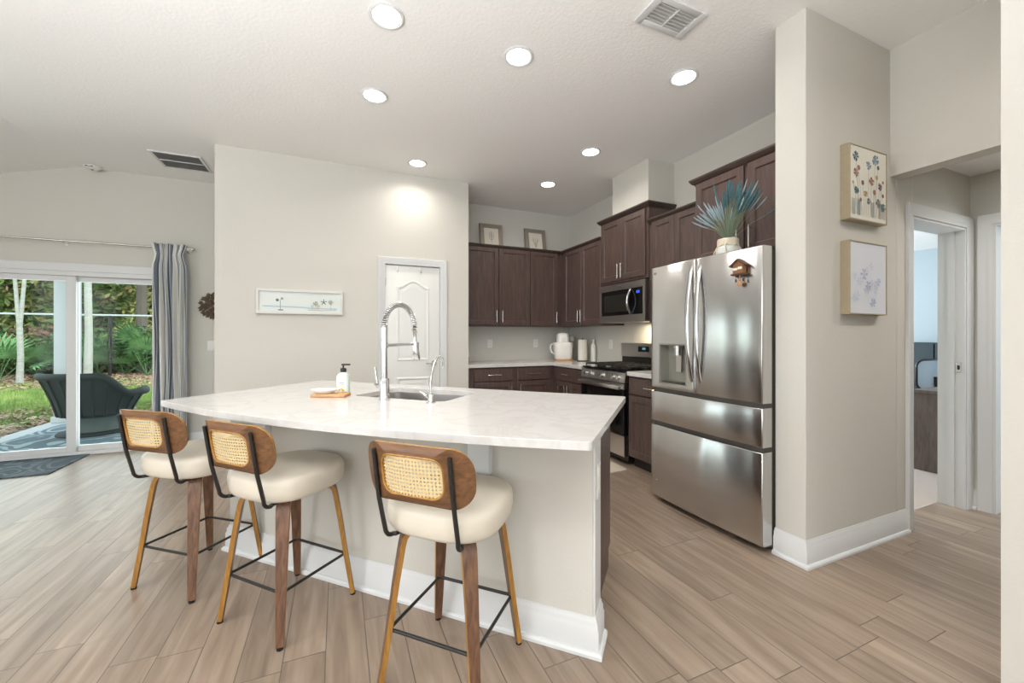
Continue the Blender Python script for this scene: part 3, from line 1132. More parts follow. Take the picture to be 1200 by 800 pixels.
cabinet('wall_cabinet', 'deep dark wall cabinet over the refrigerator', (2.72, 2.452, 1.845), RZ, 0.905, 0.478, 0.665,
        doors=((0.012, 0.436, 0.010, 0.650, 0.405, 0.04, 0.20), (0.468, 0.893, 0.010, 0.650, 0.500, 0.04, 0.20)),
        crown=([(0, 0.47), (0, 0), (0.905, 0)], 0.640), group=GU)

# base cabinets
GB = 'base cabinets along the kitchen walls'
yb = YB - 0.60
xb = XR - 0.62
cabinet('base_cabinet', 'dark base cabinet with two drawers on the back wall below the two outlets', (1.407, yb, 0), 0, 1.115, 0.598, 0.874,
        doors=((0.085, 0.590, 0.115, 0.690, 0.560, 0.52, 0.66), (0.650, 1.108, 0.115, 0.690, 0.680, 0.52, 0.66)),
        drawers=((0.085, 0.590, 0.703, 0.862), (0.650, 1.108, 0.703, 0.862)), kick=True, group=GB)
cabinet('base_cabinet', 'plain dark corner base cabinet under the paper towels', (2.524, yb, 0), 0, 0.674, 0.598, 0.874, kick=True, group=GB)
cabinet('base_cabinet', 'dark base cabinet with one drawer between the corner and the range', (xb, yb - 0.002, 0), RZ, 0.70, 0.618, 0.874,
        doors=((0.075, 0.380, 0.115, 0.690, 0.352, 0.52, 0.66), (0.386, 0.692, 0.115, 0.690, 0.414, 0.52, 0.66)),
        drawers=((0.075, 0.692, 0.703, 0.862),), kick=True, group=GB)
cabinet('base_cabinet', 'dark base cabinet between the range and the refrigerator', (xb, 3.112, 0), RZ, 0.672, 0.618, 0.874,
        doors=((0.012, 0.660, 0.115, 0.690, 0.385, 0.50, 0.66),),
        drawers=((0.012, 0.660, 0.703, 0.862),), kick=True, group=GB)

# worktops
b = MB()
b.prism([(1.407, YB - 0.002), (1.407, 4.565), (2.545, 4.565), (2.545, 3.905), (XR - 0.002, 3.905), (XR - 0.002, YB - 0.002)], 0.876, 0.916)
tag(b.build('corner_worktop', 'quartz', smooth=0, bevel=0.003), 'white quartz worktop turning the back kitchen corner', 'worktop')
b = MB()
b.box(2.545, XR - 0.002, 2.44, 3.108, 0.876, 0.916)
tag(b.build('short_worktop', 'quartz', smooth=0, bevel=0.003), 'short white quartz worktop between the range and the refrigerator', 'worktop')

# ------------------------------------------------------------------ microwave
t = thing('microwave', 'stainless over-the-range microwave with a black glass door', 'microwave', (2.80, 3.905, 1.405), RZ)
w = 0.755
MB().box(0, w, 0.025, 0.395, 0, 0.42).build('case', 'dsteel', t, smooth=0, bevel=0.003)
b = MB()
b.box(0.0, w, 0, 0.024, 0.35, 0.42)
b.box(0.0, w, 0, 0.024, 0.0, 0.075)
b.box(0.0, 0.035, 0, 0.024, 0.075, 0.35)
b.box(w - 0.03, w, 0, 0.024, 0.075, 0.35)
b.build('front_frame', 'steel2', t, smooth=0, bevel=0.002)
MB().box(0.036, 0.545, 0.004, 0.024, 0.076, 0.349).build('door_glass', 'blackgloss', t, smooth=0, bevel=0.002)
MB().box(0.09, 0.49, 0.002, 0.004, 0.115, 0.30).build('viewing_window', mat('smoked_screen', srgb(34, 33, 30), 0.3), t, smooth=0)
cp = MB().box(0.547, w - 0.031, 0.003, 0.024, 0.076, 0.349).build('control_panel', 'blackgloss', t, smooth=0)
MB().box(0.63, 0.68, 0.001, 0.0028, 0.290, 0.318).build('display', 'display', cp, smooth=0)
MB().tube([(0.545 + 0.008 * 0, -0.002 - 0.045 * sin(pi * k / 12), 0.085 + 0.255 * k / 12) for k in range(13)], 0.013, 12).build('handle', 'chrome', t)
MB().box(0.32, 0.40, -0.0015, 0.0, 0.378, 0.392).build('badge', 'chrome', t, smooth=0)
area('microwave_lamp', (0.45, 0.25, -0.008), (0, 0, 0), 0.15, 0.08, 2.2, (1.0, 0.84, 0.58), t)

# ------------------------------------------------------------------ range
t = thing('gas_range', 'stainless slide-in gas range with black grates and five knobs', 'range', (2.535, 3.885, 0), RZ)
w = 0.755
MB().box(0.0, w, 0.045, 0.63, 0.03, 0.905).build('body', 'black', t, smooth=0, bevel=0.003)
b = MB()
b.box(0.004, w - 0.004, 0.0, 0.044, 0.085, 0.285)
b.build('storage_drawer', 'steel2', t, smooth=0, bevel=0.004)
od = MB().box(0.004, w - 0.004, 0.0, 0.044, 0.295, 0.735, bev=0.003).build('oven_door', 'blackgloss', t, smooth=0)
b = MB()
b.box(0.004, w - 0.004, -0.002, 0.044, 0.736, 0.79)
b.build('door_trim', 'steel2', od, smooth=0, bevel=0.003)
MB().box(0.13, w - 0.13, -0.002, 0.0, 0.36, 0.66).build('oven_window', mat('oven_window', srgb(24, 23, 22), 0.12), od, smooth=0)
b = MB()
b.box(0.02, w - 0.02, -0.055, -0.032, 0.735, 0.775, bev=0.006)
for x in (0.05, w - 0.05):
    b.box(x - 0.015, x + 0.015, -0.034, 0.0, 0.742, 0.768)
b.build('handle', 'steel2', od, smooth=30)
cpn = MB().ringloft([[(x, 0.0, 0.80), (x, 0.015, 0.895), (x, 0.06, 0.905), (x, 0.06, 0.80)] for x in (0.0, w)]).build('control_panel', 'steel2', t, smooth=0)
for x in (0.10, 0.19, 0.385, 0.57, 0.66):
    k = MB()
    k.cyl((x, 0.008, 0.85), (x, -0.018, 0.847), 0.021, 20)
    k.box(x - 0.004, x + 0.004, -0.026, -0.016, 0.830, 0.865)
    k.build('knob', 'chrome', cpn)
MB().box(0.0, w, 0.02, 0.63, 0.906, 0.922, bev=0.004).build('cooktop', 'blackgloss', t, smooth=0)
for (cx_, cy_) in ((0.17, 0.16), (0.17, 0.43), (0.378, 0.30), (0.585, 0.16), (0.585, 0.43)):
    MB().lathe([(0.05, 0.9225), (0.05, 0.930), (0.035, 0.932), (0.035, 0.940), (0.01, 0.941)], (cx_, cy_, 0)).build('burner', 'castiron', t)
for gx0, gx1 in ((0.02, 0.255), (0.262, 0.493), (0.50, 0.735)):
    g = MB()
    z0, z1 = 0.945, 0.958
    for yy in (0.05, 0.17, 0.30, 0.42, 0.54):
        g.box(gx0, gx1, yy, yy + 0.010, z0, z1)
    for xx in (gx0, (gx0 + gx1) / 2 - 0.005, gx1 - 0.010):
        g.box(xx, xx + 0.010, 0.05, 0.55, z0, z1)
    for xx in (gx0, gx1 - 0.010):
        for yy in (0.05, 0.54):
            g.box(xx, xx + 0.010, yy, yy + 0.010, 0.9225, z0)
    g.build('grate', 'castiron', t, smooth=0, bevel=0.002)
bg = MB()
bg.box(0.0, w, 0.575, 0.63, 0.923, 1.02, mi=1)
bg.box(-0.0, w, 0.56, 0.632, 1.02, 1.175, mi=0)
bgo = bg.build('backguard', ['steel2', 'black'], t, smooth=0, bevel=0.004)
cd_ = MB().box(0.30, 0.47, 0.556, 0.5598, 1.08, 1.14).build('clock_panel', 'blackgloss', bgo, smooth=0)
MB().box(0.37, 0.42, 0.5545, 0.5558, 1.105, 1.128).build('clock_display', 'clockdisplay', bgo, smooth=0)

# ------------------------------------------------------------------ refrigerator
fr = thing('refrigerator', 'stainless four-door refrigerator with an ice dispenser', 'refrigerator', (2.211, 2.432, 0), RZ)
W = 0.89
MB().box(0.008, W - 0.008, 0.105, 0.88, 0.02, 1.755, bev=0.006).build('case', 'darkcase', fr)


def bowed(x0, x1, z0, z1, hole=None, th=0.095, bulge=0.014, ymin=0.0):
    """door with a slightly convex front; bulge follows the whole fridge width"""
    b = MB()
    nx = 16

    def yf(x):
        s = (x - W / 2) / (W / 2)
        return ymin + bulge * s * s
    xs = [x0 + 0.006 + (x1 - x0 - 0.012) * i / nx for i in range(nx + 1)]
    if hole:
        hx0, hx1, hz0, hz1 = hole
        xs = sorted(set([x for x in xs if abs(x - hx0) > 0.01 and abs(x - hx1) > 0.01] + [hx0, hx1]))
    zs = [z0 + 0.006] + ([hole[2], hole[3]] if hole else []) + [z1 - 0.006]
    G = {}

    def V(i, j, k):
        key = (i, j, k)
        if key not in G:
            G[key] = b.v((xs[i], yf(xs[i]) if k == 0 else th, zs[j]))
        return G[key]
    for i in range(len(xs) - 1):
        for j in range(len(zs) - 1):
            if hole and xs[i] >= hole[0] - 1e-6 and xs[i + 1] <= hole[1] + 1e-6 and j == 1:
                continue
            b.face([V(i, j, 0), V(i + 1, j, 0), V(i + 1, j + 1, 0), V(i, j + 1, 0)])
    # rim (rounded by one extra loop)
    loop = [(x, zs[0]) for x in xs] + [(xs[-1], z) for z in zs[1:]] + [(x, zs[-1]) for x in reversed(xs[:-1])] + [(xs[0], z) for z in reversed(zs[1:-1])]

    def out(p, o):
        x, z = p
        xx = x + (o if abs(x - xs[-1]) < 1e-6 else (-o if abs(x - xs[0]) < 1e-6 else 0))
        zz = z + (o if abs(z - zs[-1]) < 1e-6 else (-o if abs(z - zs[0]) < 1e-6 else 0))
        return xx, zz
    rings = [[(x, yf(x), z) for x, z in loop]]
    for o, dy_ in ((0.0042, 0.0018), (0.006, 0.006)):
        rings.append([(out(p, o)[0], yf(p[0]) + dy_, out(p, o)[1]) for p in loop])
    rings.append([(out(p, 0.006)[0], th, out(p, 0.006)[1]) for p in loop])
    b.ringloft(rings, cap=False)
    b.face([b.v(p) for p in rings[-1]])
    bmesh.ops.remove_doubles(b.bm, verts=b.bm.verts, dist=1e-5)
    return b


hole = (0.098, 0.352, 0.905, 1.195)
ld = bowed(0.0, 0.4315, 0.865, 1.775, hole).build('left_door', 'steel', fr, smooth=50)
rd = bowed(0.4365, W, 0.865, 1.775).build('right_door', 'steel', fr, smooth=50)
md = bowed(0.0, W, 0.612, 0.838).build('middle_drawer', 'steel', fr, smooth=50)
fd = bowed(0.0, W, 0.045, 0.583).build('freezer_drawer', 'steel', fr, smooth=50)
# finger grips above the drawers
for z in (0.838, 0.583):
    MB().box(0.01, W - 0.01, 0.035, 0.10, z, z + 0.024).build('finger_grip', 'darkcase', fr, smooth=0)
# dispenser
b = MB()
hx0, hx1, hz0, hz1 = hole
yb0 = 0.008
b.ringloft([[(hx0 - 0.004, 0.004, hz0 - 0.004), (hx1 + 0.004, -0.0, hz0 - 0.004), (hx1 + 0.004, -0.0, hz1 + 0.004), (hx0 - 0.004, 0.004, hz1 + 0.004)],
            [(hx0 + 0.006, 0.004, hz0 + 0.006), (hx1 - 0.006, 0.001, hz0 + 0.006), (hx1 - 0.006, 0.001, hz1 - 0.006), (hx0 + 0.006, 0.004, hz1 - 0.006)],
            [(hx0 + 0.02, 0.075, hz0 + 0.012), (hx1 - 0.006, 0.075, hz0 + 0.012), (hx1 - 0.006, 0.075, hz1 - 0.01), (hx0 + 0.02, 0.075, hz1 - 0.01)]], cap=False)
b.face([b.v(p) for p in [(hx0 + 0.02, 0.075, hz0 + 0.012), (hx1 - 0.006, 0.075, hz0 + 0.012), (hx1 - 0.006, 0.075, hz1 - 0.01), (hx0 + 0.02, 0.075, hz1 - 0.01)]])
b.build('dispenser_recess', mat('dispenser_grey', srgb(150, 148, 138), 0.35, 0.5), ld, smooth=0, recalc=False)
b = MB()
b.lathe([(0.026, 0), (0.026, 0.05), (0.03, 0.052), (0.03, 0.07)], (0.24, 0.04, hz1 - 0.08))
b.box(0.215, 0.262, 0.05, 0.058, hz0 + 0.09, hz1 - 0.08)
b.build('dispenser_spout', 'steel2', ld)
MB().box(hx0 + 0.015, hx1 - 0.008, 0.012, 0.072, hz0 + 0.012, hz0 + 0.018).build('drip_tray', 'darkcase', ld, smooth=0)


def fhandle(x, side, parent):
    rings = []
    n = 18
    for i in range(n + 1):
        s = i / n
        z = 0.935 + 0.80 * s
        off = 0.010 - 0.052 * (sin(pi * s)) ** 0.7
        xx = x + side * 0.006 * sin(pi * s)
        hw, ht = 0.0155, 0.009
        ring = []
        for k in range(12):
            a = 2 * pi * k / 12
            ring.append((xx + hw * cos(a), off + ht * sin(a), z))
        rings.append(ring)
    MB().ringloft(rings).build('handle', 'chrome', parent)


fhandle(0.402, -1, ld)
fhandle(0.468, 1, rd)
for x in (0.05, W - 0.05):
    MB().box(x - 0.03, x + 0.03, 0.06, 0.20, 1.757, 1.785, bev=0.006).build('hinge_cover', 'darkcase', fr)


def text_mesh(s, size, depth=0.0006):
    cu = bpy.data.curves.new('txt', 'FONT')
    cu.body = s
    cu.size = size
    cu.extrude = depth
    o = bpy.data.objects.new('txt', cu)
    COL.objects.link(o)
    bpy.context.view_layer.update()
    dg = bpy.context.evaluated_depsgraph_get()
    me = bpy.data.meshes.new_from_object(o.evaluated_get(dg))
    bpy.data.objects.remove(o, do_unlink=True)
    return me


me = text_mesh('LG', 0.022)
me.materials.clear()
me.materials.append(M['darkcase'])
o = bpy.data.objects.new('logo', me); COL.objects.link(o)
o.parent = ld; o.location = (0.035, 0.0105, 1.722); o.rotation_euler = (R(90), 0, 0)

# cuckoo clock magnet on the right refrigerator door (local fridge frame -> world)
FT = Matrix.Translation((2.211, 2.432, 0)) @ Matrix.Rotation(RZ, 4, 'Z')
cw = FT @ Vector((0.765, 0.006, 1.655))
ck = thing('cuckoo_clock_magnet', 'tiny brown cuckoo clock magnet on the right refrigerator door', 'magnet', cw, RZ)
brown = mat('carved_wood', srgb(134, 92, 56), 0.6, noise=0.25, nscale=80)
dbrown = mat('dark_carved_wood', srgb(84, 54, 34), 0.6)
MB().box(-0.034, 0.034, -0.032, -0.002, -0.028, 0.030).build('case', brown, ck, smooth=0, bevel=0.003)
MB().prism_y([(-0.054, 0.018), (-0.048, 0.012), (0.0, 0.048), (0.048, 0.012), (0.054, 0.018), (0.0, 0.062)], -0.040, -0.002).build('roof', dbrown, ck, smooth=0)
MB().prism_y([(-0.034, 0.030), (0.034, 0.030), (0, 0.048)], -0.030, -0.004).build('gable', brown, ck, smooth=0)
b = MB()
for x in (-0.022, -0.008, 0.008, 0.022):
    b.sphere((x, -0.034, -0.002 + 0.004 * (x > 0)), 0.007, 0.004, 0.009, 10)
b.build('dial', 'paper', ck)
MB().box(-0.045, 0.045, -0.036, -0.002, -0.038, -0.028).build('base_ledge', dbrown, ck, smooth=0, bevel=0.002)
b = MB()
b.cyl((0.004, -0.02, -0.038), (0.004, -0.02, -0.082), 0.002, 8)
b.sphere((0.004, -0.02, -0.088), 0.016, 0.005, 0.016, 14)
b.build('pendulum', 'board', ck)
for x in (-0.022, 0.026):
    MB().tube([(x, -0.018, -0.038), (x, -0.018, -0.06), (x, -0.018, -0.061), (x, -0.018, -0.078)], [0.0012, 0.0012, 0.005, 0.005], 8).build('weight', dbrown, ck)

# vase with dyed grass on top of the refrigerator
vw = FT @ Vector((0.520, 0.202, 1.7556))
vz = vw.z
va = thing('glass_jar_vase', 'clear glass jar wrapped in cream twine on top of the refrigerator', 'vase', vw)
MB().lathe([(0.030, 0.0), (0.068, 0.004), (0.078, 0.04), (0.074, 0.085), (0.056, 0.105), (0.058, 0.15), (0.054, 0.15), (0.052, 0.106), (0.070, 0.085), (0.073, 0.04), (0.03, 0.008)], seg=32).build('jar', mat('frosted_jar', srgb(214, 218, 212), 0.2), va)
b = MB()
pts = []
for k in range(150):
    a = k * 0.42
    pts.append((0.063 * cos(a), 0.063 * sin(a), 0.103 + 0.042 * k / 150 + 0.004 * sin(k * 1.7)))
b.tube(pts, 0.0045, 6)
b.tube([(-0.06, -0.03, 0.12), (-0.085, -0.045, 0.09), (-0.082, -0.05, 0.05), (-0.078, -0.04, 0.02)], 0.004, 6)
for k in range(9):
    a = k * 0.7
    b.tube([(0.066 * cos(a), 0.066 * sin(a), 0.105), (0.086 * cos(a + .2), 0.086 * sin(a + .2), 0.06), (0.080 * cos(a + .45), 0.080 * sin(a + .45), 0.02)], 0.003, 6)
b.build('twine', 'rope', va)
bq = thing('dried_grass_bouquet', 'bunch of teal and pale blue dried grass in the glass jar', 'dried flowers', vw + Vector((0, 0, 0.012)))
random.seed(11)
for k in range(90):
    lobe = k % 3
    if lobe == 0:      # left pale lobe (towards +y)
        ax = random.gauss(0.0, 0.05); ay = random.uniform(0.02, 0.13); hz = random.uniform(0.22, 0.34)
    else:              # right darker lobe
        ax = random.gauss(-0.02, 0.06); ay = random.uniform(-0.17, -0.02); hz = random.uniform(0.29, 0.42) - abs(ay) * 0.2
    s0 = Vector((random.uniform(-0.015, 0.015), random.uniform(-0.015, 0.015), 0.0))
    s1 = Vector((ax * 0.10, ay * 0.10, 0.13))
    s3 = Vector((ax, ay, hz))
    s2 = s1.lerp(s3, 0.55) + Vector((0, 0, 0.02))
    dirn = (s3 - s2).normalized()
    bmb = MB()
    bmb.tube([s0, s1, s2, s3], 0.0014, 5, mi=0)
    ln = random.uniform(0.07, 0.11)
    hp = [s3 + dirn * (ln * q) + Vector((0, 0, 0.01 * q * q)) for q in (-0.15, 0.1, 0.35, 0.65, 0.9, 1.05)]
    bmb.tube(hp, [0.0012, 0.0035, 0.005, 0.0045, 0.003, 0.0008], 6, mi=1)
    for q in range(20):
        p = s3 + dirn * ln * random.uniform(0, 0.9)
        dd = (dirn + Vector((random.uniform(-.6, .6), random.uniform(-.6, .6), random.uniform(-.2, .5)))).normalized() * 0.012
        sd = dirn.cross(dd).normalized() * 0.0009
        bmb.face([bmb.v(p - sd), bmb.v(p + sd), bmb.v(p + dd)], 1)
    bmb.build('plume', ['stalk', 'plumelight' if (lobe == 0 or random.random() < .2) else 'plume'], bq, recalc=False)

# ================================================================== ISLAND  (local x=u, y=v ; world rot -45)
IR = R(-45)
isl = thing('kitchen_island', 'grey panelled kitchen island base with white baseboard and dark end panel', 'island', (0, 0, 0), IR)
UL, UR, V0, V1 = -2.42, -0.287, 1.595, 2.30
b = MB()
b.box(UL, UR, V0, 1.72, 0, 0.884)
b.build('half_wall', 'wall', isl, smooth=0, bevel=0.003)
b = MB()
b.box(UR + 0.0005, UR + 0.008, V0 - 0.001, 1.722, 0.0, 0.884)
b.build('end_trim', 'trim', isl, smooth=0)
# cabinet box: two end panels with toe notch, door fronts, divider; sink space left open
b = MB()
notch = [(1.722, 0.0), (2.23, 0.0), (2.23, 0.10), (V1, 0.10), (V1, 0.884), (1.722, 0.884)]
for x0, x1 in ((UR - 0.055, UR - 0.032), (UL + 0.03, UL + 0.053)):
    b.ringloft([[(x, y, z) for y, z in notch] for x in (x0, x1)])
b.box(UL + 0.053, UR - 0.055, 2.17, 2.175, 0.0, 0.10)
b.box(UL + 0.053, UR - 0.055, V1 - 0.02, V1 - 0.002, 0.10, 0.884)
b.build('end_panels', 'cab', isl, smooth=0, bevel=0.001)
x = UL + 0.06
for wd in (0.45, 0.42, 0.42, 0.75):
    T_ = MB(Matrix.Translation((0, V1, 0)) @ Matrix.Rotation(pi, 4, 'Z'))
    bb = shaker(0.004, wd - 0.004, 0.115, 0.865)
    o = bb.build('door', 'cab', isl, smooth=20, loc=(x + wd, V1, 0), rot=(0, 0, pi))
    x += wd
MB().sweep([(UL, 1.72), (UL, V0), (UR + 0.008, V0), (UR + 0.008, 1.722)], BASEP).build('baseboard', 'trim', isl)
for cu_ in (-0.775, -2.13):
    b = MB()
    b.box(cu_ - 0.052, cu_ + 0.052, V0 - 0.035, V0 - 0.001, 0.66, 0.883)
    b.ringloft([[(cu_ - 0.058, V0 - 0.042, 0.865), (cu_ + 0.058, V0 - 0.042, 0.865), (cu_ + 0.058, V0 - 0.001, 0.865), (cu_ - 0.058, V0 - 0.001, 0.865)],
                [(cu_ - 0.058, V0 - 0.042, 0.8835), (cu_ + 0.058, V0 - 0.042, 0.8835), (cu_ + 0.058, V0 - 0.001, 0.8835), (cu_ - 0.058, V0 - 0.001, 0.8835)]])
    b.build('support_bracket', 'trim', isl, smooth=0, bevel=0.002)
oo = MB().box(UR + 0.0085, UR + 0.0135, 1.618, 1.692, 0.60, 0.735, bev=0.003).build('outlet_plate', 'plastic', isl)
b = MB()
for z in (0.64, 0.695):
    b.box(UR + 0.0135, UR + 0.0150, 1.64, 1.67, z - 0.016, z + 0.016)
b.build('socket', 'plastic', oo)

# island worktop with bowed seating edge and sink cut-out
SU0, SU1, SV0, SV1 = -1.69, -1.09, 1.80, 2.19
CU0, CU1, CV0, CV1 = -2.50, -0.237, 1.285, 2.335
outer = []
n = 40
bow = 0.112
for i in range(n + 1):
    s = i / n
    outer.append((CU0 + 0.02 + (CU1 - CU0 - 0.04) * s, CV0 - bow * 4 * s * (1 - s) * 1.0))
for cx_, cy_, a0 in ((CU1 - 0.02, CV0 + 0.02, 270), (CU1 - 0.02, CV1 - 0.02, 0), (CU0 + 0.02, CV1 - 0.02, 90), (CU0 + 0.02, CV0 + 0.02, 180)):
    for k in range(0, 5):
        a = R(a0 + 90 * k / 4)
        p = (cx_ + 0.02 * cos(a), cy_ + 0.02 * sin(a))
        if (Vector(p) - Vector(outer[-1])).length > 1e-4 and (Vector(p) - Vector(outer[0])).length > 1e-4:
            outer.append(p)
inner = rrect(SU0, SU1, SV0, SV1, 0.045)


def plate_with_hole(outer, inner, z0, z1):
    b = MB()
    for z in (z0, z1):
        es = []
        for loop in (outer, inner):
            vs = [b.v((x, y, z)) for x, y in loop]
            for i in range(len(vs)):
                es.append(b.bm.edges.new((vs[i], vs[(i + 1) % len(vs)])))
        bmesh.ops.triangle_fill(b.bm, edges=es, use_beauty=True)
    for loop in (outer, inner):
        lo = [b.v((x, y, z0)) for x, y in loop]
        hi = [b.v((x, y, z1)) for x, y in loop]
        for i in range(len(lo)):
            j = (i + 1) % len(lo)
            b.face([lo[i], lo[j], hi[j], hi[i]])
    bmesh.ops.remove_doubles(b.bm, verts=b.bm.verts, dist=1e-5)
    return b


top = plate_with_hole(outer, inner, 0.885, 0.915).build('island_worktop', 'quartz', smooth=30, rot=(0, 0, IR), bevel=0.003)
tag(top, 'large white quartz island worktop with a bowed seating edge and sink cut-out', 'worktop')
# sink
b = MB()
rings = [[(x, y, 0.883) for x, y in rrect(SU0 - 0.006, SU1 + 0.006, SV0 - 0.006, SV1 + 0.006, 0.05)],
         [(x, y, 0.883) for x, y in rrect(SU0 + 0.001, SU1 - 0.001, SV0 + 0.001, SV1 - 0.001, 0.045)],
         [(x, y, 0.71) for x, y in rrect(SU0 + 0.006, SU1 - 0.006, SV0 + 0.006, SV1 - 0.006, 0.045)],
         [(x, y, 0.675) for x, y in rrect(SU0 + 0.04, SU1 - 0.04, SV0 + 0.04, SV1 - 0.04, 0.03)]]
b.ringloft(rings, cap=False)
b.face([b.v(p) for p in rings[-1]])
sk = thing('kitchen_sink', 'undermount stainless sink set in the island worktop', 'sink', (0, 0, 0), IR)
b.build('basin', 'steel2', sk)
b = MB()
b.lathe([(0.05, 0.677), (0.05, 0.681), (0.03, 0.681), (0.03, 0.678)], ((SU0 + SU1) / 2, (SV0 + SV1) / 2, 0))
b.build('drain', 'chrome', sk)


# main faucet
def IU(u, v, z=0.0):
    return Vector(((u + v) / sqrt(2), (v - u) / sqrt(2), z))


fz = 0.9155
fa = thing('kitchen_faucet', 'tall chrome spring-neck faucet on the island worktop', 'faucet', IU(-1.422, 1.745, fz), R(-52))
b = MB()
b.lathe([(0.030, 0), (0.030, 0.004), (0.0255, 0.006), (0.0255, 0.105), (0.022, 0.112), (0.0145, 0.113), (0.0145, 0.30), (0.017, 0.302), (0.017, 0.385), (0.012, 0.388)], seg=28)
b.build('body', 'chrome', fa)
# hose arc: plane local x -> outward (y axis local = towards sink)
def arcp(s):
    # s 0..1 from top of body up and over to the spray head
    a = pi * s
    Rr = 0.115
    return Vector((0, Rr - Rr * cos(a), 0.385 + 0.01 + 0.118 * sin(a) - 0.0 * s))
arc = [Vector((0, 0, 0.385))] + [arcp(k / 24) for k in range(25)] + [Vector((0, 0.232, 0.36))]
MB().tube(arc, 0.008, 10).build('hose', 'darkcase', fa)
# spring coil around the arc
cp = []
turns = 34
N_ = turns * 10
def arc_at(s):
    f = s * (len(arc) - 1)
    i = min(int(f), len(arc) - 2)
    p = arc[i].lerp(arc[i + 1], f - i)
    t_ = (arc[i + 1] - arc[i]).normalized()
    return p, t_
for k in range(N_ + 1):
    s = k / N_
    p, t_ = arc_at(s)
    sx_ = Vector((1, 0, 0))
    ny = t_.cross(sx_).normalized()
    a = 2 * pi * turns * s
    cp.append(p + (sx_ * cos(a) + ny * sin(a)) * 0.0135)
MB().tube(cp, 0.0034, 6).build('spring', 'chrome', fa)
b = MB()
b.tube([(0, 0.230, 0.375), (0, 0.232, 0.355), (0, 0.234, 0.33), (0, 0.238, 0.28)], [0.013, 0.011, 0.010, 0.013], 16)
b.tube([(0, 0.236, 0.30), (0, 0.239, 0.275), (0, 0.246, 0.210), (0, 0.247, 0.200)], [0.014, 0.019, 0.023, 0.021], 20)
b.build('spray_head', 'chrome', fa)
b = MB()
b.cyl((0, 0.0, 0.288), (0, 0.225, 0.292), 0.0085, 12)
b.cyl((0, 0, 0.274), (0, 0, 0.302), 0.0185, 18)
b.cyl((0, 0.237, 0.282), (0, 0.238, 0.302), 0.0215, 18)
b.build('docking_arm', 'chrome', fa)
b = MB()
b.cyl((-0.02, 0, 0.075), (-0.062, 0, 0.075), 0.0135, 16)
b.tube([(-0.052, 0, 0.080), (-0.060, 0.0, 0.12), (-0.070, 0.0, 0.17)], [0.006, 0.006, 0.005], 10)
b.build('lever', 'chrome', fa)

# small filter tap
ft = thing('filter_tap', 'small curved chrome filter tap right of the main faucet', 'faucet', IU(-1.133, 1.745, fz), R(-60))
b = MB()
b.lathe([(0.024, 0), (0.024, 0.004), (0.013, 0.008), (0.013, 0.045), (0.008, 0.05)], seg=22)
b.build('base', 'chrome', ft)
b = MB()
b.tube([(0, 0, 0.045), (0, -0.002, 0.10), (0, 0.006, 0.15), (0, 0.024, 0.20), (0, 0.043, 0.226), (0, 0.062, 0.232), (0, 0.078, 0.222), (0, 0.084, 0.195), (0, 0.084, 0.175)], 0.006, 10)
b.build('spout', 'chrome', ft)
b = MB()
b.cyl((-0.012, 0, 0.028), (-0.038, 0, 0.030), 0.008, 12)
b.tube([(-0.035, 0, 0.030), (-0.055, -0.004, 0.045), (-0.075, -0.006, 0.052)], [0.005, 0.005, 0.006], 8)
b.build('lever', 'chrome', ft)

# soap tray, dish and bottle
by = (Vector((-0.035, 2.475, 0)))
tz = 0.9155
tr = MB().box(-0.095, 0.095, -0.045, 0.045, 0.0, 0.018, bev=0.004).build('wooden_tray', 'board', loc=(by.x, by.y, tz), rot=(0, 0, R(-23)))
tag(tr, 'small light wood tray on the island worktop left of the faucet', 'tray')
dl = by + Vector((-0.033, 0.010, 0))
b = MB()
b.lathe([(0.035, 0.0), (0.045, 0.002), (0.072, 0.022), (0.069, 0.024), (0.042, 0.006), (0.01, 0.004)], sx=1.0, sy=0.62, seg=32)
dish = b.build('soap_dish', 'plastic', loc=(dl.x, dl.y, tz + 0.0185), rot=(0, 0, R(-23)))
tag(dish, 'white oval dish lying on the small wooden tray', 'dish')
bl = Vector((0.030, 2.535, 0))
so = thing('soap_bottle', 'clear liquid soap bottle with a black pump behind the wooden tray', 'soap bottle', (bl.x, bl.y, tz), R(-23))
MB().ringloft([[(x, y, z) for x, y in rrect(-w_, w_, -d_, d_, r_)] for z, w_, d_, r_ in ((0.0, 0.030, 0.022, 0.012), (0.004, 0.034, 0.025, 0.014), (0.105, 0.034, 0.025, 0.014), (0.122, 0.024, 0.02, 0.014), (0.128, 0.014, 0.014, 0.0135), (0.137, 0.014, 0.014, 0.0135))]).build('bottle', mat('soap_liquid', srgb(206, 216, 206), 0.12), so)
MB().sheet(lambda u, v: (-0.022 + 0.044 * u, -0.0257, 0.02 + 0.07 * v), 2, 2).build('label', 'paper', so, smooth=0)
b = MB()
for x_, z_ in ((-0.012, 0.028), (0.0, 0.034), (0.013, 0.028), (0.006, 0.026)):
    b.cyl((x_, -0.0258, z_), (x_, -0.0263, z_), 0.006, 10)
b.build('label_flowers', mat('yellow_print', srgb(214, 186, 60), 0.6), so, smooth=0)
b = MB()
for z_ in (0.06, 0.068, 0.076):
    b.box(-0.014, 0.014, -0.0263, -0.0258, z_, z_ + 0.003)
b.build('label_print', mat('grey_print', srgb(110, 118, 122), 0.6), so, smooth=0)
b = MB()
b.lathe([(0.0165, 0.130), (0.0165, 0.150), (0.012, 0.153), (0.005, 0.154), (0.005, 0.170)], seg=18)
b.box(-0.010, 0.040, -0.007, 0.007, 0.168, 0.178, bev=0.003)
b.build('pump', 'black', so)

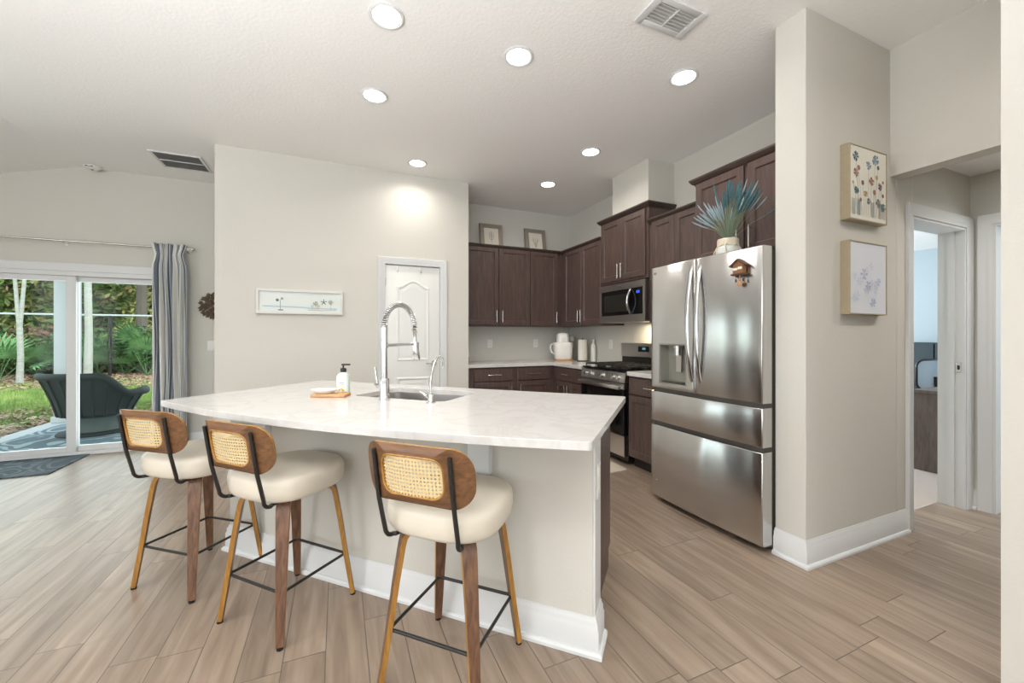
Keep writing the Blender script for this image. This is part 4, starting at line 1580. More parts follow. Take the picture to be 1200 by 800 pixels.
# ================================================================== BAR STOOLS  (local y forward)
def make_stool(label):
    st = thing('bar_stool', label, 'bar stool', (0, 0, 0), 0, 'cane-backed bar stools along the island')
    # seat cushion: superellipse loft
    def sel(hx, hy, z, p=3.0, n=48):
        out = []
        for k in range(n):
            a = 2 * pi * k / n
            c_, s_ = cos(a), sin(a)
            x_ = hx * (abs(c_) ** (2 / p)) * (1 if c_ >= 0 else -1)
            y_ = hy * (abs(s_) ** (2 / p)) * (1 if s_ >= 0 else -1)
            # front slightly narrower
            x_ *= 1 - 0.06 * (y_ / hy)
            out.append((x_, y_, z))
        return out
    prof = [(0.150, 0.566), (0.196, 0.566), (0.209, 0.571), (0.216, 0.582), (0.221, 0.610), (0.222, 0.640), (0.219, 0.655), (0.211, 0.665), (0.196, 0.671), (0.160, 0.676), (0.10, 0.679), (0.03, 0.680)]
    MB().ringloft([sel(h_ * .975, h_ * 0.95, z_, 2.9 if h_ > .15 else 2.4) for h_, z_ in prof]).build('seat', 'cream', st, smooth=60)
    MB().ringloft([sel(0.145, 0.14, 0.552), sel(0.145, 0.14, 0.5655)]).build('seat_plate', 'black', st)
    # legs
    for qx in (1, -1):
        for qy in (1, -1):
            d_ = Vector((qx, qy, 0)).normalized()
            tn = Vector((-d_.y, d_.x, 0))
            path = [(0.10, 0.551), (0.160, 0.549), (0.176, 0.543), (0.187, 0.528), (0.194, 0.50), (0.214, 0.38), (0.240, 0.20), (0.270, 0.010)]
            wd = [0.054, 0.054, 0.054, 0.054, 0.053, 0.047, 0.039, 0.030]
            rings = []
            for i, (r_, z_) in enumerate(path):
                a = path[max(0, i - 1)]; c_ = path[min(len(path) - 1, i + 1)]
                tx, tz_ = c_[0] - a[0], c_[1] - a[1]
                l_ = math.hypot(tx, tz_); nx_, nz_ = -tz_ / l_, tx / l_
                P_ = d_ * r_ + Vector((0, 0, z_))
                nn = d_ * nx_ + Vector((0, 0, nz_))
                hh = 0.010
                w2 = wd[i] / 2
                if i == len(path) - 1:
                    rings.append([(P_ - tn * w2 + nn * hh), (P_ + tn * w2 + nn * hh), (P_ + tn * w2 - nn * hh), (P_ - tn * w2 - nn * hh)])
                else:
                    rings.append([(P_ - tn * w2 + nn * hh), (P_ + tn * w2 + nn * hh), (P_ + tn * w2 - nn * hh), (P_ - tn * w2 - nn * hh)])
            b = MB()
            VV = [[b.v(p) for p in rg] for rg in rings]
            for a, c_ in zip(VV, VV[1:]):
                for k in range(4):
                    j = (k + 1) % 4
                    b.face([a[k], a[j], c_[j], c_[k]], 0 if k in (0, 2) else 1)
            b.face(VV[0], 1); b.face(VV[-1], 1)
            lg = b.build('leg', ['walnut', 'gold'], st, smooth=30, bevel=0.002)
            pf = d_ * 0.2705
            MB().cyl((pf.x, pf.y, 0.0), (pf.x, pf.y, 0.010), 0.012, 12).build('foot_pad', 'blackrubber', lg)
    # footrest ring
    q = 0.238 / sqrt(2)
    z_ = 0.205
    b = MB()
    for a, c_ in (((q, q), (-q, q)), ((-q, q), (-q, -q)), ((-q, -q), (q, -q)), ((q, -q), (q, q))):
        b.cyl((a[0], a[1], z_), (c_[0], c_[1], z_), 0.0062, 10)
    b.build('footrest', 'black', st)
    # backrest (curved panel with a window)
    Rb = 0.37
    yc = -0.280 + Rb   # centre of curvature in front

    def bend(x, z, off):
        a = x / Rb
        lean = (z - 0.80) * -0.16
        return Vector(((Rb + off) * sin(a), yc - (Rb + off) * cos(a) + lean, z))
    zc, hzp, hxp = 0.808, 0.099, 0.215
    oL = rrect(-hxp, hxp, zc - hzp, zc + hzp, 0.080, 10)
    iL = rrect(-0.115, 0.115, zc - 0.066, zc + 0.064, 0.040, 10)
    oL2 = [((x if abs(x) < 0.1 else x), z) for x, z in oL]
    b = MB()
    K = 6
    loops = []
    for side, off in ((0, 0.007), (1, -0.007)):
        loops.append([[bend(ox + (ix - ox) * k / K, oz + (iz - oz) * k / K, off) for (ox, oz), (ix, iz) in zip(oL, iL)] for k in range(K + 1)])
    VV = [[[b.v(p) for p in lp] for lp in L_] for L_ in loops]
    n_ = len(oL)
    for s_ in (0, 1):
        for k in range(K):
            for i in range(n_):
                j = (i + 1) % n_
                b.face([VV[s_][k][i], VV[s_][k][j], VV[s_][k + 1][j], VV[s_][k + 1][i]], 0)
    for k in (0, K):
        for i in range(n_):
            j = (i + 1) % n_
            b.face([VV[0][k][i], VV[0][k][j], VV[1][k][j], VV[1][k][i]], 1)
    br = b.build('backrest', ['walnuth', 'gold'], st, smooth=30)
    # rim bead round the window
    MB().tube([bend(x, z, 0.0055) for x, z in rrect(-0.116, 0.116, zc - 0.067, zc + 0.065, 0.040, 10)] + [bend(*rrect(-0.116, 0.116, zc - 0.067, zc + 0.065, 0.040, 10)[0], 0.0055)], 0.0035, 6).build('window_bead', 'gold', br)
    b = MB()
    b.sheet(lambda u, v: bend(-0.1145 + 0.229 * u, zc - 0.0655 + 0.129 * v, 0.0), 20, 8, uvf=lambda u, v: (0.229 * u, 0.129 * v))
    b.build('cane_panel', 'cane', br, recalc=False)
    # steel back supports
    for s_ in (-1, 1):
        x_ = 0.142 * s_
        yb_ = (bend(x_, 0.72, 0.0145)).y + 0.03
        pts = [Vector((x_ * 0.75, -0.10, 0.560)), Vector((x_ * 0.90, -0.185, 0.562))]
        for k in range(7):
            a = pi / 2 * k / 6
            pts.append(Vector((x_ * (0.96 + 0.04 * k / 6), yb_ + 0.034 - 0.034 * sin(a), 0.562 + 0.034 - 0.034 * cos(a))))
        pts += [bend(x_, 0.712, 0.0145), bend(x_, 0.80, 0.0145), bend(x_, 0.882, 0.0145)]
        MB().tube(pts, 0.0078, 10).build('back_support', 'black', st)
    return st


s0 = make_stool('cream bar stool with cane back nearest the viewer, at the right end of the island')
s0.location = (0.408, 1.498, 0); s0.rotation_euler = (0, 0, R(-45))
dup(s0, (-0.203, 2.117, 0), R(-47), 'middle of the three cream bar stools along the island')
dup(s0, (-0.660, 2.608, 0), R(-39), 'cream bar stool farthest left, in front of the patio door')


# ================================================================== SMALL KITCHEN OBJECTS
def outlet(name, label, loc, rz, group, cat='outlet', switch=False, w=0.072, h=0.115):
    t = thing(name, label, cat, loc, rz, group)
    MB().box(-w / 2, w / 2, -0.006, -0.0005, -h / 2, h / 2, bev=0.002).build('plate', 'plastic', t)
    b = MB()
    if switch:
        for x_ in (-0.022, 0.022):
            b.box(x_ - 0.014, x_ + 0.014, -0.009, -0.006, -0.03, 0.03)
        b.build('rocker', 'plastic', t, smooth=0)
    else:
        for z_ in (-0.024, 0.024):
            b.box(-0.016, 0.016, -0.0085, -0.006, z_ - 0.014, z_ + 0.014)
        s_ = b.build('socket', 'plastic', t, smooth=0)
        b = MB()
        for z_ in (-0.024, 0.024):
            for x_ in (-0.006, 0.006):
                b.box(x_ - 0.001, x_ + 0.001, -0.0088, -0.0084, z_ - 0.005, z_ + 0.005)
        b.build('slots', 'blackrubber', s_, smooth=0)
    return t


outlet('wall_outlet', 'white outlet on the back wall nearest the pantry wall', (1.92, YB, 1.152), 0, 'outlets over the worktops')
outlet('wall_outlet', 'white outlet on the back wall left of the white countertop appliance', (2.62, YB, 1.152), 0, 'outlets over the worktops')
outlet('wall_outlet', 'white outlet on the right wall beside the range backguard', (XR, 4.215, 1.152), RZ, 'outlets over the worktops')
outlet('light_switch', 'white light switch under the leaf wreath beside the curtain', (-1.335, YP, 1.143), 0, None, 'light switch', True, w=0.115)

# white stand appliance with pale bowl on the corner worktop
ap = thing('stand_mixer', 'white stand mixer with a white bowl in the kitchen corner', 'stand mixer', (2.90, 4.90, 0.9165), R(-20))
MB().ringloft([[(x, y, z) for x, y in rrect(-0.12, 0.12, -0.13, 0.11, 0.05)] for z in (0.0, 0.022)]).build('wooden_base', 'board', ap)
MB().ringloft([[(x * s_, y * s_ , z) for x, y in rrect(-0.13, 0.13, -0.12, 0.12, 0.07)] for z, s_ in ((0.023, 0.88), (0.05, 0.92), (0.18, 1.0), (0.24, 1.02), (0.252, 0.98), (0.255, 0.6))]).build('body', 'plastic', ap, smooth=50)
MB().ringloft([[(x * s_ - 0.005, y * s_ - 0.0, z) for x, y in rrect(-0.085, 0.085, -0.10, 0.10, 0.06)] for z, s_ in ((0.255, 1.0), (0.32, 1.02), (0.355, 0.95), (0.378, 0.72), (0.386, 0.3))]).build('head', 'plastic', ap, smooth=60)
MB().ringloft([[(x * s_ + 0.10, y * s_ + 0.04, z) for x, y in rrect(-0.07, 0.07, -0.08, 0.08, 0.05)] for z, s_ in ((0.256, 0.8), (0.28, 1.0), (0.33, 0.98), (0.352, 0.6))]).build('bowl_lid', mat('pale_grey_lid', srgb(168, 164, 156), 0.4), ap, smooth=60)
MB().tube([(-0.12, 0, 0.22), (-0.165, 0, 0.225), (-0.178, 0, 0.18), (-0.165, 0, 0.12), (-0.125, 0, 0.09)], 0.012, 10).build('handle', 'plastic', ap)

pt = thing('paper_towel_roll', 'upright paper towel roll right of the stand mixer', 'paper towel', (3.04, 4.62, 0.9165))
MB().lathe([(0.075, 0), (0.075, 0.010), (0.02, 0.012)], seg=28).build('holder_base', 'black', pt)
MB().lathe([(0.020, 0.013), (0.060, 0.013), (0.061, 0.02), (0.061, 0.285), (0.058, 0.292), (0.020, 0.292)], seg=32).build('roll', 'paper', pt)
MB().cyl((0, 0, 0.012), (0, 0, 0.315), 0.006, 12).build('post', 'black', pt)
bt = thing('worktop_bottle', 'pale bottle standing behind the paper towel roll', 'bottle', (3.15, 4.53, 0.9165))
MB().lathe([(0.030, 0), (0.034, 0.005), (0.034, 0.20), (0.026, 0.225), (0.014, 0.24), (0.014, 0.262)], seg=20).build('bottle_body', 'clear' if False else 'plastic', bt)
MB().lathe([(0.017, 0.263), (0.017, 0.29), (0.012, 0.293)], seg=16).build('cap', 'plastic', bt)

# small bluish jar at the left end of back worktop
jr = thing('teal_bottle', 'small teal bottle on the back worktop beside the pantry wall', 'bottle', (1.455, 4.75, 0.9165))
MB().lathe([(0.022, 0), (0.026, 0.004), (0.026, 0.08), (0.012, 0.10), (0.012, 0.12)], seg=18).build('bottle_body', mat('teal_glass', srgb(74, 106, 110), 0.2), jr)
MB().lathe([(0.014, 0.121), (0.014, 0.14), (0.010, 0.142)], seg=14).build('cap', 'black', jr)

# floor mat in front of the range
tag(MB().ringloft([[(x, y, z) for x, y in rrect(-0.24, 0.24, -0.4, 0.4, 0.06)] for z in (0.0005, 0.008)]).build('kitchen_mat', 'stone', loc=(2.26, 3.42, 0)), 'small beige mat on the floor in front of the range', 'mat')


# ------------------------------------------------------------------ pictures
def picture(name, label, loc, rz, w, h, dep, fw, fm, cm, rx=0.0, cat='picture', ins=0.004):
    """local x across, z up, front at y=-dep, back at y=0; origin at bottom centre"""
    t = thing(name, label, cat, loc, rz, rx=rx)
    b = MB()
    def ring(i_, y_):
        return [(-w / 2 + i_, y_, i_), (w / 2 - i_, y_, i_), (w / 2 - i_, y_, h - i_), (-w / 2 + i_, y_, h - i_)]
    b.ringloft([ring(0.0, -0.0005), ring(0.0, -dep + 0.002), ring(0.002, -dep), ring(fw, -dep), ring(fw, -dep + ins), ring(fw, -0.003)], cap=False)
    b.face([b.v(p) for p in ring(0, -0.0005)])
    b.build('frame', fm, t, smooth=20)
    MB().box(-w / 2 + fw, w / 2 - fw, -dep + ins, -dep + ins + 0.004, fw, h - fw).build('canvas', cm, t, smooth=0)
    return t, -dep + ins


def blossom(b, x, z, r, y, n=9, mi=0, elong=1.0):
    for k in range(n):
        a = 2 * pi * k / n + random.uniform(-.2, .2)
        rr = r * random.uniform(0.8, 1.1)
        c0 = (x, y, z)
        p1 = (x + rr * cos(a - 0.28), y, z + elong * rr * sin(a - 0.28))
        p2 = (x + rr * 1.1 * cos(a), y, z + elong * rr * 1.1 * sin(a))
        p3 = (x + rr * cos(a + 0.28), y, z + elong * rr * sin(a + 0.28))
        b.face([b.v(c0), b.v(p1), b.v(p2), b.v(p3)], mi)


def disc(b, x, z, r, y, n=14, mi=0, e=1.0):
    b.face([b.v((x + r * cos(2 * pi * k / n), y, z + e * r * sin(2 * pi * k / n))) for k in range(n)], mi)


def stroke(b, pts, wd, y, mi=0):
    for (x0, z0), (x1, z1) in zip(pts, pts[1:]):
        dx_, dz_ = x1 - x0, z1 - z0
        l_ = math.hypot(dx_, dz_) or 1
        nx_, nz_ = -dz_ / l_ * wd / 2, dx_ / l_ * wd / 2
        b.face([b.v((x0 + nx_, y, z0 + nz_)), b.v((x1 + nx_, y, z1 + nz_)), b.v((x1 - nx_, y, z1 - nz_)), b.v((x0 - nx_, y, z0 - nz_))], mi)


pc = [mat('paint_teal', srgb(84, 114, 122), 0.8), mat('paint_rust', srgb(172, 126, 110), 0.8), mat('paint_blue', srgb(140, 160, 174), 0.8), mat('paint_plum', srgb(126, 98, 106), 0.8),
      mat('paint_ochre', srgb(192, 166, 122), 0.8), mat('paint_grey', srgb(128, 128, 124), 0.8), mat('paint_lilac', srgb(176, 182, 204), 0.8), mat('paint_pale', srgb(200, 206, 220), 0.8)]
random.seed(5)
t, cy_ = picture('framed_canvas', 'framed canvas of teal and rust wildflowers, upper one on the right wall', (2.8375, YA, 1.918), 0, 0.385, 0.428, 0.048, 0.007, 'champagne', 'canvas')
b = MB()
yy = cy_ - 0.0006
fl = [(-0.13, 0.36, .034, 0, 'b'), (-0.10, 0.30, .024, 1, 'd'), (0.00, 0.33, .030, 2, 'b'), (0.07, 0.37, .040, 2, 'b'), (0.10, 0.33, .020, 3, 'd'), (-0.125, 0.27, .030, 1, 'b'), (-0.06, 0.22, .022, 3, 'd'),
      (0.03, 0.24, .028, 1, 'b'), (0.085, 0.27, .022, 4, 'd'), (0.12, 0.22, .026, 3, 'b'), (0.15, 0.17, .018, 3, 'd'), (-0.12, 0.17, .026, 0, 'b'), (-0.03, 0.16, .024, 4, 'b'), (0.06, 0.18, .024, 1, 'd'),
      (0.00, 0.12, .022, 5, 'b'), (0.10, 0.12, .030, 5, 'b'), (-0.08, 0.12, .018, 1, 'd'), (0.15, 0.25, .015, 1, 'd'), (-0.155, 0.21, .014, 4, 'd'), (0.15, 0.10, .030, 0, 'b')]
for x_, z_, r_, c_, k_ in fl:
    stroke(b, [(x_, z_), (x_ * 0.8, z_ * 0.55), (x_ * 0.7, 0.03)], 0.0016, yy, 5)
for i_, (x_, z_, r_, c_, k_) in enumerate(fl):
    (blossom if k_ == 'b' else disc)(b, x_, z_, r_ * (0.8 if k_ == 'b' else 0.65), yy - 0.0004 - i_ * 0.00003, mi=c_)
for x0_ in (-0.15, -0.10, 0.12, 0.16, 0.04):
    for q in range(7):
        z_ = 0.03 + q * 0.013
        for sgn in (-1, 1):
            stroke(b, [(x0_, z_), (x0_ + sgn * 0.018, z_ + 0.012)], 0.004, yy - 0.0012, 0 if x0_ < 0 else 5)
b.build('painted_flowers', pc, t, smooth=0, recalc=False)

t, cy_ = picture('framed_canvas', 'framed pale canvas with faint blue flowers, lower one on the right wall', (2.8375, YA, 1.378), 0, 0.385, 0.420, 0.048, 0.007, 'champagne', 'canvasblue')
b = MB()
yy = cy_ - 0.0006
for i_ in range(18):
    x_ = random.uniform(-0.14, 0.14); z_ = random.uniform(0.06, 0.36)
    if z_ > 0.25 and abs(x_) > 0.07: continue
    blossom(b, x_, z_, random.uniform(.018, .032), yy - i_ * 0.00004, 6, mi=random.choice((6, 7, 7)))
    stroke(b, [(x_, z_), (x_ * .8, z_ * .5)], 0.0014, yy, 7)
b.build('painted_flowers', pc, t, smooth=0, recalc=False)

# long framed sign by the pantry door
t, cy_ = picture('framed_seashore_print', 'long white framed seashore print on the pantry wall', (-0.335, YD, 1.472), 0, 0.765, 0.240, 0.035, 0.022, 'whiteframe', mat('print_paper', srgb(222, 224, 220), 0.5), ins=0.018)
b = MB()
yy = cy_ - 0.0006
sage = mat('paint_sage', srgb(150, 156, 132), 0.8); sand = mat('paint_sand', srgb(196, 186, 158), 0.8); sea = mat('paint_sea', srgb(176, 198, 208), 0.8); slate = mat('paint_slate', srgb(110, 120, 124), 0.8)
stroke(b, [(-0.33, 0.075), (0.0, 0.068), (0.10, 0.06), (0.33, 0.058)], 0.012, yy, 2)
stroke(b, [(0.06, 0.045), (0.18, 0.040), (0.32, 0.045)], 0.008, yy, 1)
for x_, z_, r_, m_ in ((0.13, 0.11, 0.022, 0), (0.15, 0.085, 0.020, 1), (0.27, 0.125, 0.024, 0), (0.10, 0.08, 0.016, 2)):
    blossom(b, x_, z_, r_, yy - 0.0004, 7, m_)
    stroke(b, [(x_, z_), (x_, 0.05)], 0.003, yy - 0.0002, 0)
for k in range(5):
    a = pi / 2 + 2 * pi * k / 5
    stroke(b, [(0.205, 0.125), (0.205 + 0.03 * cos(a), 0.125 + 0.03 * sin(a))], 0.008, yy - 0.0005, 3)
stroke(b, [(-0.18, 0.04), (-0.18, 0.14)], 0.004, yy - 0.0003, 3)
disc(b, -0.205, 0.135, 0.014, yy - 0.0004, mi=3)
disc(b, -0.165, 0.150, 0.012, yy - 0.0004, mi=0)
stroke(b, [(-0.20, 0.04), (-0.155, 0.038)], 0.010, yy - 0.0003, 3)
b.build('print', [sage, sand, sea, slate], t, smooth=0, recalc=False)
MB().sheet(lambda u, v: (-0.36 + 0.72 * u, cy_ - 0.005, 0.0225 + 0.195 * v), 1, 1).build('glazing', glassmat('picture_glass', (0.98, 0.99, 0.98, 1)), t, smooth=0)

# ornate frames on top of cabinets
for x_, lab, kind in ((1.915, 'left of two pewter ornate picture frames standing on the wall cabinets', 0), (2.585, 'right of two pewter ornate picture frames standing on the wall cabinets', 1)):
    t, cy_ = picture('ornate_picture_frame', lab, (x_, YB - 0.085, 2.4165), 0, 0.325, 0.365, 0.03, 0.056, 'pewter', mat('print_ivory', srgb(222, 214, 200), 0.7), rx=R(-10), ins=0.012)
    t['group'] = 'ornate picture frames on the cabinets'
    b = MB()
    yy = cy_ - 0.0006
    if kind == 0:
        stroke(b, [(0.032 * cos(2 * pi * k / 16), 0.20 + 0.055 * sin(2 * pi * k / 16)) for k in range(17)], 0.005, yy)
        stroke(b, [(0, 0.25), (0.0, 0.10)], 0.004, yy)
        stroke(b, [(0.012 * cos(2 * pi * k / 10), 0.20 + 0.03 * sin(2 * pi * k / 10)) for k in range(11)], 0.004, yy)
    else:
        for s_ in (-1, 1):
            stroke(b, [(0.0, 0.10), (s_ * 0.022, 0.16), (s_ * 0.030, 0.24)], 0.005, yy)
            stroke(b, [(0.0, 0.14), (s_ * 0.045, 0.20), (s_ * 0.05, 0.22)], 0.004, yy)
        stroke(b, [(0, 0.09), (0, 0.23)], 0.004, yy)
    b.build('botanical_drawing', mat('ink', srgb(120, 108, 98), 0.8), t, smooth=0, recalc=False)
    b = MB()
    for k in range(44):
        pass
    for i_ in range(13):
        for (xx, zz) in ((-0.1625 + 0.012 + i_ * 0.025, 0.025), (-0.1625 + 0.012 + i_ * 0.025, 0.34)):
            b.sphere((xx, -0.031, zz), 0.008, 0.004, 0.008, 8)
    for i_ in range(12):
        for xx in (-0.14, 0.14):
            b.sphere((xx, -0.031, 0.05 + i_ * 0.0245), 0.008, 0.004, 0.008, 8)
    b.build('beading', 'pewter', t)

# leaf wreath on the patio wall
wr = thing('metal_leaf_wreath', 'round bronze leaf wall medallion between curtain and pantry wall', 'wall decoration', (-1.32, YP - 0.012, 1.607))
random.seed(3)
b = MB()
for ring_r, cnt, ln in ((0.115, 44, 0.05), (0.095, 40, 0.05), (0.07, 32, 0.05), (0.045, 22, 0.045), (0.015, 12, 0.04)):
    for k in range(cnt):
        a = 2 * pi * k / cnt + random.uniform(-.1, .1)
        tw = random.uniform(-0.7, 0.7)
        c_ = Vector((ring_r * cos(a), 0, ring_r * sin(a)))
        d_ = Vector((cos(a + tw), 0, sin(a + tw)))
        n_ = Vector((-d_.z, 0, d_.x))
        yo = random.uniform(-0.018, 0.0)
        pts = []
        for s_, w_ in ((0, 0.002), (0.3, 0.010), (0.6, 0.011), (1.0, 0.001)):
            pts.append((c_ + d_ * (ln * s_), w_))
        up_ = [b.v(p + n_ * w_ + Vector((0, yo, 0))) for p, w_ in pts]
        lo_ = [b.v(p - n_ * w_ + Vector((0, yo, 0))) for p, w_ in pts]
        mi_ = [b.v(p + Vector((0, yo - 0.005, 0))) for p, w_ in pts]
        for i in range(3):
            b.face([up_[i], up_[i + 1], mi_[i + 1], mi_[i]])
            b.face([mi_[i], mi_[i + 1], lo_[i + 1], lo_[i]])
b.build('leaves', 'bronze', wr, smooth=0, recalc=False)
MB().tube([(0.10 * cos(2 * pi * k / 32), 0.006, 0.10 * sin(2 * pi * k / 32)) for k in range(33)], 0.004, 6).build('wire_ring', 'bronze', wr)

# ------------------------------------------------------------------ curtain and rod
rod = thing('curtain_rod', 'long thin nickel curtain rod above the sliding patio door', 'curtain rod', (0, 0, 0))
yr = YP - 0.10
b = MB()
b.cyl((-4.75, yr, 2.235), (-1.52, yr, 2.235), 0.010, 14)
b.build('pole', 'nickel', rod)
MB().lathe([(0.01, 0), (0.018, 0.005), (0.02, 0.02), (0.012, 0.035), (0.003, 0.04)]).build('finial', 'nickel', rod, loc=(-1.52, yr, 2.235), rot=(0, R(90), 0))
for x_ in (-2.60, -1.56, -4.6):
    b = MB()
    b.cyl((x_, yr, 2.222), (x_, YP - 0.001, 2.222), 0.005, 10)
    b.cyl((x_, YP - 0.006, 2.222), (x_, YP - 0.001, 2.222), 0.02, 16)
    b.build('bracket', 'nickel', rod)
cur = thing('striped_curtain', 'grey blue and white striped curtain gathered right of the patio door', 'curtain', (0, 0, 0))
XC0, XC1 = -1.865, -1.555


def curt(u, v):
    # u across, v from bottom 0 to top 1
    z = 0.025 + 2.245 * v
    pinch = math.exp(-((v - 0.945) / 0.035) ** 2)
    mid = (XC0 + XC1) / 2
    wdt = (XC1 - XC0) * (1 + 0.06 * (1 - v))
    x = mid + (u - 0.5) * wdt * (1 - 0.22 * pinch) + 0.008 * sin(4 * v + u * 3)
    amp = 0.040 * (1 - 0.45 * pinch)
    y = yr - 0.012 + amp * sin(2 * pi * (5.2 * u + 0.25 * sin(3 * v))) + 0.010 * sin(2 * pi * 11 * u + 2 * v)
    if v > 0.96:
        y += 0.0
    return (x, y - 0.032, z)


cb = MB()
cb.sheet(curt, 120, 40, uvf=lambda u, v: (u + 0.012 * sin(9 * v), v))
o = cb.build('curtain_panel', 'stripe', cur, recalc=False, smooth=60)
md_ = o.modifiers.new('thick', 'SOLIDIFY'); md_.thickness = 0.003
for k in range(4):
    MB().lathe([(0.012, 0), (0.015, 0.002), (0.015, 0.008), (0.012, 0.010)], seg=20).build('ring', 'nickel', cur, loc=(XC0 + 0.04 + k * 0.085, yr, 2.235), rot=(0, R(90), 0))

# indoor mat by the patio door: right edge x=-2.41, front y=5.03
tag(MB().ringloft([[(x, y, z) for x, y in rrect(-3.70, -2.405, 5.02, 5.69, 0.01)] for z in (0.0005, 0.010)]).build('door_mat', 'doormat'), 'dark slate door mat on the wood floor inside the patio door', 'mat')

# ------------------------------------------------------------------ office furniture seen through the hall door
dk = thing('office_desk', 'grey brown wooden desk in the room beyond the hall door', 'desk', (5.0, 1.60, 0.0022))
MB().box(0, 0.03, 0, 0.39, 0, 0.72).build('side_panel', 'deskwood', dk, smooth=0, bevel=0.002)
MB().box(1.17, 1.20, 0, 0.39, 0, 0.72).build('side_panel', 'deskwood', dk, smooth=0, bevel=0.002)
MB().box(-0.01, 1.21, -0.01, 0.40, 0.721, 0.75).build('desktop', 'deskwood', dk, smooth=0, bevel=0.003)
MB().box(0.031, 1.169, 0.02, 0.04, 0.25, 0.70).build('modesty_panel', 'deskwood', dk, smooth=0)
oc = thing('office_chair', 'black framed office chair with a pale mesh back behind the desk', 'chair', (6.12, 2.47, 0.0022), R(176))
MB().lathe([(0.03, 0.10), (0.03, 0.25), (0.018, 0.26), (0.018, 0.44)], seg=16).build('gas_lift', 'black', oc)
for k in range(5):
    a = 2 * pi * k / 5
    lg = MB().tube([(0.02 * cos(a), 0.02 * sin(a), 0.12), (0.15 * cos(a), 0.15 * sin(a), 0.105), (0.29 * cos(a), 0.29 * sin(a), 0.075)], [0.02, 0.018, 0.013], 10).build('leg', 'black', oc)
    MB().cyl((0.29 * cos(a) - 0.02 * sin(a), 0.29 * sin(a) + 0.02 * cos(a), 0.03), (0.29 * cos(a) + 0.02 * sin(a), 0.29 * sin(a) - 0.02 * cos(a), 0.03), 0.03, 16).build('castor', 'blackrubber', lg)
MB().ringloft([[(x, y, z) for x, y in rrect(-0.24 * s_, 0.24 * s_, -0.23 * s_, 0.23 * s_, 0.1 * s_)] for z, s_ in ((0.44, .85), (0.46, 1), (0.50, 1), (0.52, .85))]).build('seat', 'black', oc)
b = MB()
loop = rrect(-0.23, 0.23, 0.66, 0.99, 0.08)
loop.append(loop[0])
b.tube([(x, 0.22 + 0.9 * x * x * -1 + 0.0, z) for x, z in loop], 0.012, 8)
b.tube([(0, 0.02, 0.45), (0, 0.18, 0.46), (0, 0.245, 0.52), (0, 0.235, 0.80)], 0.018, 8)
bk = b.build('back_frame', 'black', oc)
MB().sheet(lambda u, v: (-0.215 + 0.43 * u, 0.22 - 0.9 * (-0.215 + 0.43 * u) ** 2, 0.672 + 0.306 * v), 12, 4).build('mesh_back', mat('pale_mesh', srgb(196, 206, 214), 0.7), bk, recalc=False)
for s_ in (-1, 1):
    MB().tube([(0.2 * s_, 0.05, 0.46), (0.27 * s_, 0.05, 0.50), (0.27 * s_, 0.04, 0.66), (0.27 * s_, -0.12, 0.67)], [0.012, 0.012, 0.012, 0.016], 8).build('armrest', 'black', oc)
tc_ = thing('teal_sideboard', 'dark teal sideboard against the far wall of the room beyond the hall door', 'sideboard', (6.98, 2.0, 0.0022))
MB().box(0, 0.41, 0, 1.7, 0.06, 1.17).build('carcass', 'teal', tc_, smooth=0, bevel=0.004)
for k in range(3):
    dd = MB().box(-0.02, -0.001, 0.01 + k * 0.565, 0.56 + k * 0.565, 0.08, 1.15).build('door', 'teal', tc_, smooth=0, bevel=0.003)
    MB().cyl((-0.021, 0.5 + k * 0.565, 0.6), (-0.045, 0.5 + k * 0.565, 0.6), 0.012, 12).build('knob', 'nickel', dd)
MB().box(0.03, 0.38, 0.04, 1.66, 0, 0.059).build('plinth', 'black', tc_, smooth=0)

# ================================================================== OUTDOORS
GZ = -0.10
sbox('patio_slab', 'slab', -4.0, 0.6, 5.88, 8.55, -0.25, -0.05)
g = MB()
random.seed(21)
NX, NY = 60, 40


def gh(x, y):
    return GZ + 0.05 * sin(x * 0.7) * cos(y * 0.5) + (0.03 * sin(3.1 * x + 1.7 * y) if y > 9 else 0) + max(0, y - 14) * 0.03 - 0.03


g.sheet(lambda u, v: (-26 + 36 * u, 5.9 + 26 * v, gh(-26 + 36 * u, 5.9 + 26 * v)), NX, NY)
o = g.build('lawn_ground', 'lawn', recalc=False, smooth=60)
o['kind'] = 'structure'; o.name = 'ground_lawn'
sbox('ceiling_patio', 'lanai', -4.3, 0.6, 5.88, 8.7, 2.62, 2.75)
# bed strips
def strip(name, poly, m, dz):
    b = MB()
    random.seed(2)
    b.face([b.v((x, y, gh(x, y) + dz)) for x, y in poly])
    return b
rg = MB().ringloft([[(x, y, z) for x, y in rrect(-3.75, -1.2, 6.15, 8.1, 0.02)] for z in (-0.0495, -0.040)]).build('outdoor_rug', 'swirl')
tag(rg, 'blue grey swirl patterned rug on the patio slab', 'rug')

po = thing('patio_post', 'white square post at the outer corner of the patio', 'post', (-3.80, 8.38, -0.05))
MB().box(-0.11, 0.11, -0.11, 0.11, 0.10, 2.62, bev=0.004).build('shaft', 'trim', po)
MB().box(-0.135, 0.135, -0.135, 0.135, 0, 0.10, bev=0.008).build('base_block', 'trim', po)

# wicker swivel chair seen from behind
wc = thing('wicker_armchair', 'dark wicker barrel armchair on a round swivel base on the patio', 'armchair', (-3.00, 7.25, -0.0395), R(-28))
wc.scale = (0.86, 0.86, 0.93)
MB().lathe([(0.10, 0), (0.44, 0.003), (0.44, 0.022), (0.42, 0.034), (0.08, 0.036)], seg=40).build('swivel_disc', 'wicker', wc)
MB().lathe([(0.24, 0.036), (0.33, 0.045), (0.30, 0.14), (0.33, 0.24), (0.36, 0.26), (0.20, 0.262)], seg=36).build('pedestal', 'cushion', wc)
